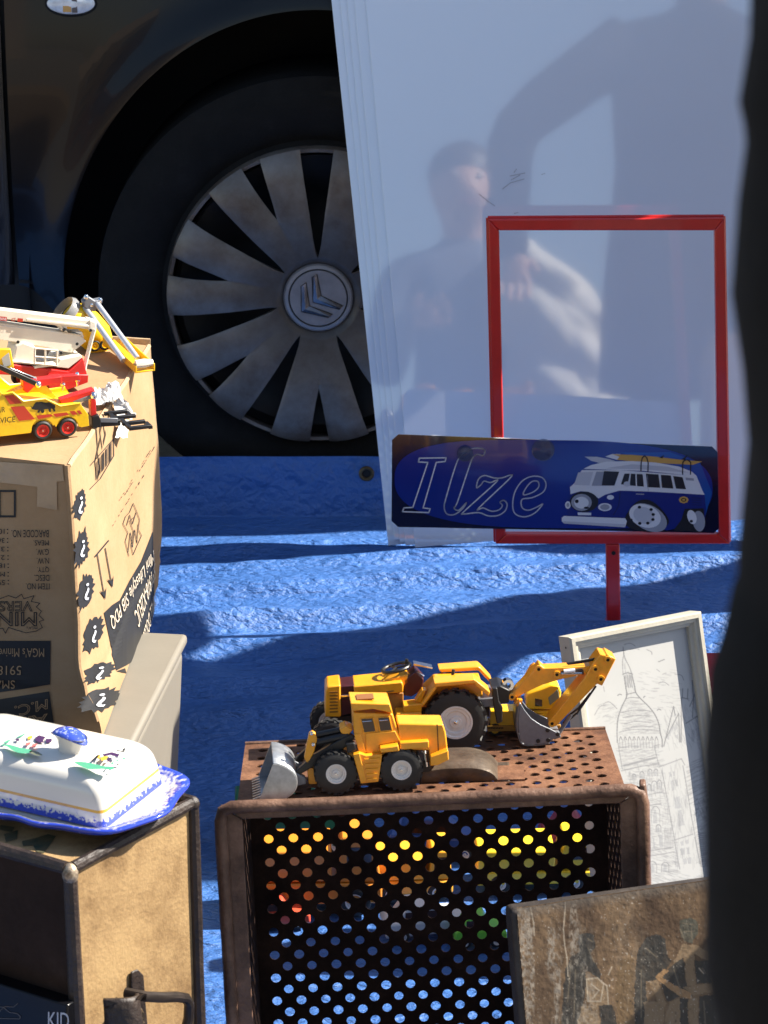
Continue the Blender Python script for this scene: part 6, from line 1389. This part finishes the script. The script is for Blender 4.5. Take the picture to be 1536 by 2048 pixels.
cv = Canvas(1026, 1745, 1545, 2075, 1.3)
n1, n2, n3 = cv.noise(70, 110, 6, 1), cv.noise(9, 16, 4, 2), cv.noise(4, 7, 3, 5)
def lerp3(a_, b_, t_): return np.array(a_) + (np.array(b_) - np.array(a_)) * np.clip(t_, 0, 1)[..., None]
cv.C = lerp3((.075, .045, .027), (.21, .135, .075), (n1 - .3) * 2.4) * (.72 + .56 * n2)[..., None]
jx, jy = (cv.noise(14, 14, 3, 8) - .5) * 7, (cv.noise(14, 14, 3, 9) - .5) * 7
pal = [(.034, .037, .036), (.26, .18, .105), (.085, .085, .065), (.40, .235, .11), (.165, .105, .05)]
for q, k in figs:
    cv.fill([zi(*p) for p in q], pal[k], .88, jx, jy, np.clip(.55 + .8 * (n2 * .6 + n3 * .4), 0, 1) * (.7 if k == 4 else 1))
for q in ([(1165, 400), (1235, 410)], [(1150, 440), (1180, 520)], [(1220, 430), (1225, 500)], [(1175, 455), (1240, 450)], [(560, 500), (590, 520)], [(560, 560), (600, 650)], [(450, 640), (430, 900)], [(480, 700), (470, 1000)], [(930, 560), (1000, 620)], [(900, 700), (900, 1000)], [(1290, 690), (1310, 720)], [(1110, 700), (1160, 860)], [(1300, 900), (1310, 1050)]): cv.line([zi(*p) for p in q], 2.2, (.20, .16, .11), .5)
for q in ([(190, 285), (200, 340), (212, 400), (216, 480)], [(415, 250), (412, 330), (402, 440), (410, 540), (425, 620), (432, 740)], [(190, 285), (208, 290)], [(640, 770), (680, 800), (690, 920)], [(550, 760), (620, 750), (660, 790), (640, 900), (560, 900), (550, 760)], [(580, 790), (630, 830), (590, 880)], [(690, 730), (712, 680)], [(1270, 690), (1298, 722)]): cv.line([zi(*p) for p in q], 1.7, (.46, .38, .28), .75)
sc = cv.noise(26, 150, 5, 12); cv.mix((slice(None), slice(None)), np.clip((sc - .52) * 5, 0, .65) * np.clip((n3 - .35) * 3, 0, 1) * np.clip((1230 - cv.X) / 90, .15, 1), (.40, .35, .28))
sp = cv.noise(3.2, 3.2, 1, 21); cv.mix((slice(None), slice(None)), np.clip((sp - .88) * 12, 0, .8) * np.clip((n1 - .3) * 3, .1, 1), (.50, .44, .36))
cv.mix((slice(None), slice(None)), np.clip((.26 - n2) * 5, 0, .6), (.03, .02, .015))
edge_y = np.interp(cv.X, [zi(*p)[0] for p in e_], [zi(*p)[1] for p in e_])
cv.mix((slice(None), slice(None)), np.clip(1 - (cv.Y - edge_y) / (14 + 22 * n2), 0, 1) * .8, (.14, .12, .10))
okm = (cv.Y > edge_y + 1) & np.array([[(lambda q: .004 < q[0] < IW - .003 and q[1] > -IH + .004)(SI.pix(x, y)) for x in cv.X[0].tolist()] for y in cv.Y[:, 0].tolist()])
cv.build('painted_scene', lambda x, y: SI.px(x, y, .0016), icon, .5, okm, .35)

# ================================================================ RED TIN AT THE RIGHT
rt = onz(1475, 1376, .10); tin = thing('red_lid_tin', 'red lidded olive tin standing behind the framed drawing', 'tin', (rt.x + .02, rt.y + .04, .004))
MB().box(-.06, .07, -.04, .05, 0, .088).build('tin_body', M('olive_tin', (.10, .095, .05), .5, var=.2, vs=30), tin, bevel=.003)
MB().box(-.062, .072, -.042, .052, .0885, .0985).build('tin_lid', M('red_tin_lid', (.50, .02, .03), .35, coat=.3), tin, bevel=.002)
for k_ in range(3): MB().box(-.0625, .0725, -.0427, .0525, .090 + .003 * k_, .0908 + .003 * k_).build('lid_bead', M('red_tin_bead', (.6, .06, .07), .35), tin)

# ================================================================ ADDED CARTONS, AND PEOPLE ROUND THE STALL (outside the picture, they shade it and show in the boards)
oc = thing('shade_carton', 'unseen brown carton added to shade the painted panel', 'carton', (.66, 1.62, 0), 0, 'unseen cartons added to shade the stall')  # out of view, added to throw shade on the painted panel
MB().box(-.14, .16, -.20, .12, .004, .50).build('carton_body', CARD, oc, bevel=.004); MB().box(-.13, .15, -.19, .11, .5005, .504).build('carton_flap', CARDL, oc)

for k_, (x_, y_, z_, lab) in enumerate(((.70, 2.56, 0, 'lower carton of the unseen stack added to shade the tarpaulin'), (.71, 2.57, .43, 'upper carton of the unseen stack added to shade the tarpaulin'))):  # out of view, stack added to throw shade across the tarpaulin
    e = thing('shade_carton', lab, 'carton', (x_, y_, z_), 0, 'unseen cartons added to shade the stall')
    MB().box(-.16, .16, -.16, .16, .004, .425).build('carton_body', CARD, e, bevel=.004); MB().box(-.15, .15, -.15, .15, .4255, .429).build('carton_flap', CARDL, e)

def person(name, label, loc, rz, pose, cols, hair_c=(.02, .014, .01), group='people round the stall'):
    root = thing(name, label, 'person', loc, rz, group); J = {}; E = []
    dz = -.44 if pose == 'kneel' else 0
    def j(k, x, y, z, r, parent=None):
        J[k] = (Vector((x, y, z)), r)
        if parent: E.append((parent, k))
    j('pelvis', 0, 0, .95 + dz, .145); j('waist', 0, -.005, 1.08 + dz, .130, 'pelvis'); j('chest', 0, .0, 1.28 + dz, .150, 'waist'); j('collar', 0, .01, 1.42 + dz, .10, 'chest')
    j('neck', 0, .0, 1.50 + dz, .052, 'collar'); j('jaw', 0, -.025, 1.57 + dz, .070, 'neck'); j('head', 0, -.02, 1.655 + dz, .092, 'jaw'); j('crown', 0, .0, 1.725 + dz, .075, 'head'); j('nose', 0, -.118, 1.635 + dz, .014, 'head')
    for s in (-1, 1):
        q = 'l' if s < 0 else 'r'
        j('ear' + q, s * .098, -.005, 1.645 + dz, .016, 'head')
        j('shoulder' + q, s * .175, .01, 1.40 + dz, .072, 'collar')
        if pose == 'kneel':
            j('elbow' + q, s * (.30 if s < 0 else .22), -.02, 1.11 + dz, .066, 'shoulder' + q); j('wrist' + q, s * .17, -.24, (1.00 if s < 0 else 1.24) + dz, .040, 'elbow' + q); hd = Vector((-s * .5, -.6, .1)).normalized()
        elif pose == 'akimbo' and s > 0:
            j('elbow' + q, .440, -.048, 1.165, .044, 'shoulder' + q); j('wrist' + q, .445, -.056, .905, .032, 'elbow' + q); hd = Vector((0, -.15, -1)).normalized()
        elif pose == 'astride':
            j('elbow' + q, s * .215, .05, 1.13, .050, 'shoulder' + q); j('wrist' + q, s * .10, -.14, 1.06, .033, 'elbow' + q); hd = Vector((-s * .9, -.3, .1)).normalized()
        else:
            j('elbow' + q, s * .235, .03, 1.12 + dz, .050, 'shoulder' + q); j('wrist' + q, s * .25, -.05, .88 + dz, .033, 'elbow' + q); hd = Vector((0, -.15, -1)).normalized()
        wp_ = J['wrist' + q][0]; sd = hd.cross(Vector((0, 1, 0.2))).normalized()
        pp = wp_ + hd * .07; j('palm' + q, *pp, .026, 'wrist' + q)
        for f in range(4):
            b = wp_ + hd * .085 + sd * (.022 * (f - 1.5)); L_ = (.060, .070, .066, .052)[f]
            j('f%d%s' % (f, q), *(b + hd * .015), .0085, 'palm' + q); j('g%d%s' % (f, q), *(b + hd * L_ * .6 + Vector((0, -.008, 0))), .008, 'f%d%s' % (f, q)); j('h%d%s' % (f, q), *(b + hd * L_ + Vector((0, -.022, 0))), .007, 'g%d%s' % (f, q))
        tb = wp_ + hd * .045 - sd * .040 * s; j('t0' + q, *tb, .010, 'palm' + q); j('t1' + q, *(tb + hd * .035 - sd * .016 * s), .0085, 't0' + q)
        j('hip' + q, s * .095, 0, .88 + dz, .105, 'pelvis')
        if pose == 'kneel':
            j('thigh' + q, s * .11, -.12, .28, .085, 'hip' + q); j('knee' + q, s * .12, -.20, .085, .068, 'thigh' + q); j('shin' + q, s * .12, .05, .075, .055, 'knee' + q); j('ankle' + q, s * .12, .22, .065, .042, 'shin' + q); j('toe' + q, s * .12, .30, .04, .035, 'ankle' + q)
        elif pose == 'astride':
            j('knee' + q, s * .20, -.015, .49, .068, 'hip' + q); j('calf' + q, s * .235, .02, .33, .062, 'knee' + q); j('ankle' + q, s * .275, .02, .09, .046, 'calf' + q); j('toe' + q, s * .285, -.13, .042, .038, 'ankle' + q)
        else:
            j('knee' + q, s * .105, -.015, .49, .066, 'hip' + q); j('calf' + q, s * .108, .02, .33, .060, 'knee' + q); j('ankle' + q, s * .11, .02, .09, .044, 'calf' + q); j('toe' + q, s * .125, -.13, .042, .038, 'ankle' + q)
    names = list(J); me = bpy.data.meshes.new(name); me.from_pydata([J[k][0] for k in names], [(names.index(a), names.index(b)) for a, b in E], [])
    o = bpy.data.objects.new('tmp', me); col.objects.link(o); sk_ = o.modifiers.new('skin', 'SKIN'); sk_.use_smooth_shade = True
    lay = me.skin_vertices[0].data
    for i, k in enumerate(names): lay[i].radius = (J[k][1], J[k][1] * (.72 if k in ('pelvis', 'waist', 'chest', 'collar') else 1)); lay[i].use_root = (k == 'pelvis')
    sb_ = o.modifiers.new('sub', 'SUBSURF'); sb_.levels = 2
    dg = bpy.context.evaluated_depsgraph_get(); bm_ = bpy.data.meshes.new_from_object(o.evaluated_get(dg)); bpy.data.objects.remove(o)
    skin, top, leg, shoe = cols
    for m_ in (skin, top, leg, shoe): bm_.materials.append(m_)
    def grp(c):
        k = min(names, key=lambda n_: (J[n_][0] - c).length - J[n_][1])
        if k in ('neck', 'jaw', 'head', 'crown', 'nose', 'earl', 'earr') or k[0] in 'fght' and k[1].isdigit() or k[:4] == 'palm': return 0
        if k[:3] in ('hip', 'kne', 'cal', 'thi', 'shi', 'pel'): return 2
        if k[:3] in ('ank', 'toe'): return 3
        return 1
    for p in bm_.polygons: p.material_index = grp(p.center); p.use_smooth = True
    body = bpy.data.objects.new('body', bm_); col.objects.link(body); body.parent = root
    m = MB(); m.ball((0, .015, 1.685 + dz), (.100, .108, .098), 20)
    m.v = [(x, y, max(z, 1.60 + dz + max(0, -y) * 1.0)) for x, y, z in m.v]; m.build('hair', M(name + '_hair', hair_c, .5, var=.3, vs=60, bump=.4, bs=120), root)
    for s in (-1, 1): m = MB(); m.ball((s * .034, -.098, 1.665 + dz), .011, 8); m.build('eye', M('eye_dark', (.05, .03, .02), .2), root)
    m = MB(); m.tube([(-.025, -.100, 1.592 + dz), (0, -.108, 1.590 + dz), (.025, -.100, 1.592 + dz)], .006, 6); m.build('mouth', M('lips', (.35, .13, .11), .5), root)
    return root
SKN = M('skin', (.52, .30, .21), .5, var=.06, vs=30)
COATB = M('black_coat_cloth', (.005, .0045, .0047), .9, spec=.2, var=.3, vs=60, bump=.3, bs=400)
JEAN = M('dark_jeans', (.02, .025, .045), .85, var=.2, vs=50); SHOE = M('dark_shoes', (.015, .012, .01), .5)
CREAM = M('cream_shirt_cotton', (.66, .63, .56), .85, var=.05, vs=20, bump=.8, bs=16); GRYJ = M('grey_blue_jacket', (.09, .10, .13), .85, var=.2, vs=30)
PCX, PCY = .58, .40
bp = person('person', 'bystander in a black coat with bent arm standing close at the right edge', (PCX, PCY, 0), R(180), 'akimbo', (SKN, COATB, COATB, SHOE))
# the near sleeve: its edge follows the outline in the photograph
tr = [(1470, 0), (1486, 100), (1499, 190), (1501, 300), (1482, 430), (1475, 560), (1487, 700), (1491, 900), (1492, 1120), (1488, 1230), (1468, 1300), (1442, 1400), (1428, 1520), (1421, 1700), (1424, 1900), (1446, 2048)]
sp_ = [(Vector((.405, .40, 1.395)), .085), (Vector((.30, .42, 1.325)), .072), (Vector((.20, .435, 1.25)), .062), (Vector((.135, .448, 1.185)), .054)]
for px_, py_ in tr: p_ = ony(px_, py_, .45); sp_.append((Vector((p_.x + .048, .45, p_.z)), .048))
sp_ += [(sp_[-1][0] + Vector((.004, .004, -.03)), .046), (sp_[-1][0] + Vector((.006, .006, -.05)), .042)]
m = MB(); m.tube([p for p, r in sp_], [r for p, r in sp_], 28); m.v = [tuple(Vector(p) + Vector((1, .4, 0)) * (.006 * noise.noise(Vector((p[0] * 18, p[1] * 30, p[2] * 26))) + .004 * math.sin(p[2] * 95 + p[1] * 60) * noise.noise(Vector((p[1] * 20, p[2] * 9, 2))))) for p in m.v]; m.build('sleeve', COATB, bp, world=True, angle=180)
prof_c = [(1.44, .10), (1.40, .18), (1.30, .215), (1.10, .205), (.95, .215), (.75, .23), (.55, .235)]
def coat(u, v):
    k = v * (len(prof_c) - 1); i = min(int(k), len(prof_c) - 2); f = k - i; z = prof_c[i][0] * (1 - f) + prof_c[i + 1][0] * f; rx = prof_c[i][1] * (1 - f) + prof_c[i + 1][1] * f
    a = 2 * math.pi * u; fold = 1 + .03 * math.sin(9 * a + z * 3) * sstep(1.2, .7, z)
    return (PCX - rx * math.cos(a) * fold, PCY + (.135 + .03 * sstep(1.1, .6, z)) * math.sin(a) * fold, z)
m = MB(); m.grid(coat, 72, 60); m.build('coat', COATB, bp, world=True, angle=180, solid=.006)
kn = person('person', 'kneeling onlooker in a dark jacket with a cream coat over one arm', (-.02, -.40, 0), R(172), 'kneel', (SKN, GRYJ, JEAN, SHOE))
def drape(u, v):          # cream coat slung over the shoulder, hanging in creases
    z = 1.035 - .52 * v; a = 2 * math.pi * u; cx = .13 + .20 * v ** .8; rx = .045 + .085 * sstep(0, .25, v) + .03 * v
    cr = .10 * math.sin(5 * a + 14 * v) + .16 * noise.noise(Vector((math.cos(a) * 2 + v * 2, math.sin(a) * 2, v * 6))) + .10 * abs(noise.noise(Vector((math.cos(a) * 5, math.sin(a) * 5 + v * 3, v * 9))))
    f_ = 1 + cr * sstep(.02, .2, v)
    return (cx + rx * math.cos(a) * f_, -.30 + (.10 + .03 * v) * math.sin(a) * f_, z)
m = MB(); m.grid(drape, 90, 70); m.build('draped_coat', CREAM, kn, world=True, angle=180, solid=.004)
person('person', 'unseen bystander in a grey blue jacket, astride to shade the tarpaulin', (.92, 2.85, 0), R(-90), 'astride', (SKN, GRYJ, JEAN, SHOE), (.05, .03, .02))  # out of view, stance shaped so the shadow falls in bands on the tarpaulin

# ---- houses across the street, behind the viewer
def house(x0, x1, h, c, label):
    e = thing('brick_house', label, 'house', ((x0 + x1) / 2, -19, 0), 0, 'houses across the street')
    m = MB(); w_ = (x1 - x0) / 2; m.box(-w_ + .01, w_ - .01, -6, 0, -.02, h); m.build('wall', ramp_mat('brick_' + label[:6], [(.3, tuple(a * .8 for a in c)), (.7, c)], .85, 6, .2, 60), e)
    m = MB(); m.prism([(-w_ + .01, h + .003), (w_ - .01, h + .003), (0, h + 2.2)], -6.2, .2); m.build('roof', M('roof_tiles', (.14, .06, .04), .8, var=.2, vs=8), e)
    k = int((x1 - x0) / 2.4)
    for f in range(2):
        for i in range(k):
            cx = -w_ + (i + .5) * 2 * w_ / k; z0 = 1.0 + 2.9 * f
            m = MB(); m.box(cx - .5, cx + .5, .002, .04, z0, z0 + 1.5); wn = m.build('window', GLASS, e)
            m = MB(); m.box(cx - .58, cx + .58, .0, .06, z0 - .1, z0 - .005); m.build('sill', PWHT, wn)
            m = MB(); m.box(cx - .03, cx + .03, .042, .06, z0, z0 + 1.5); m.build('glazing_bar', PWHT, wn)
house(-20, -12, 5.2, (.30, .13, .09), 'red brick two storey house across the street')
house(-12, -4.5, 5.6, (.38, .26, .18), 'tan rendered two storey house across the street')
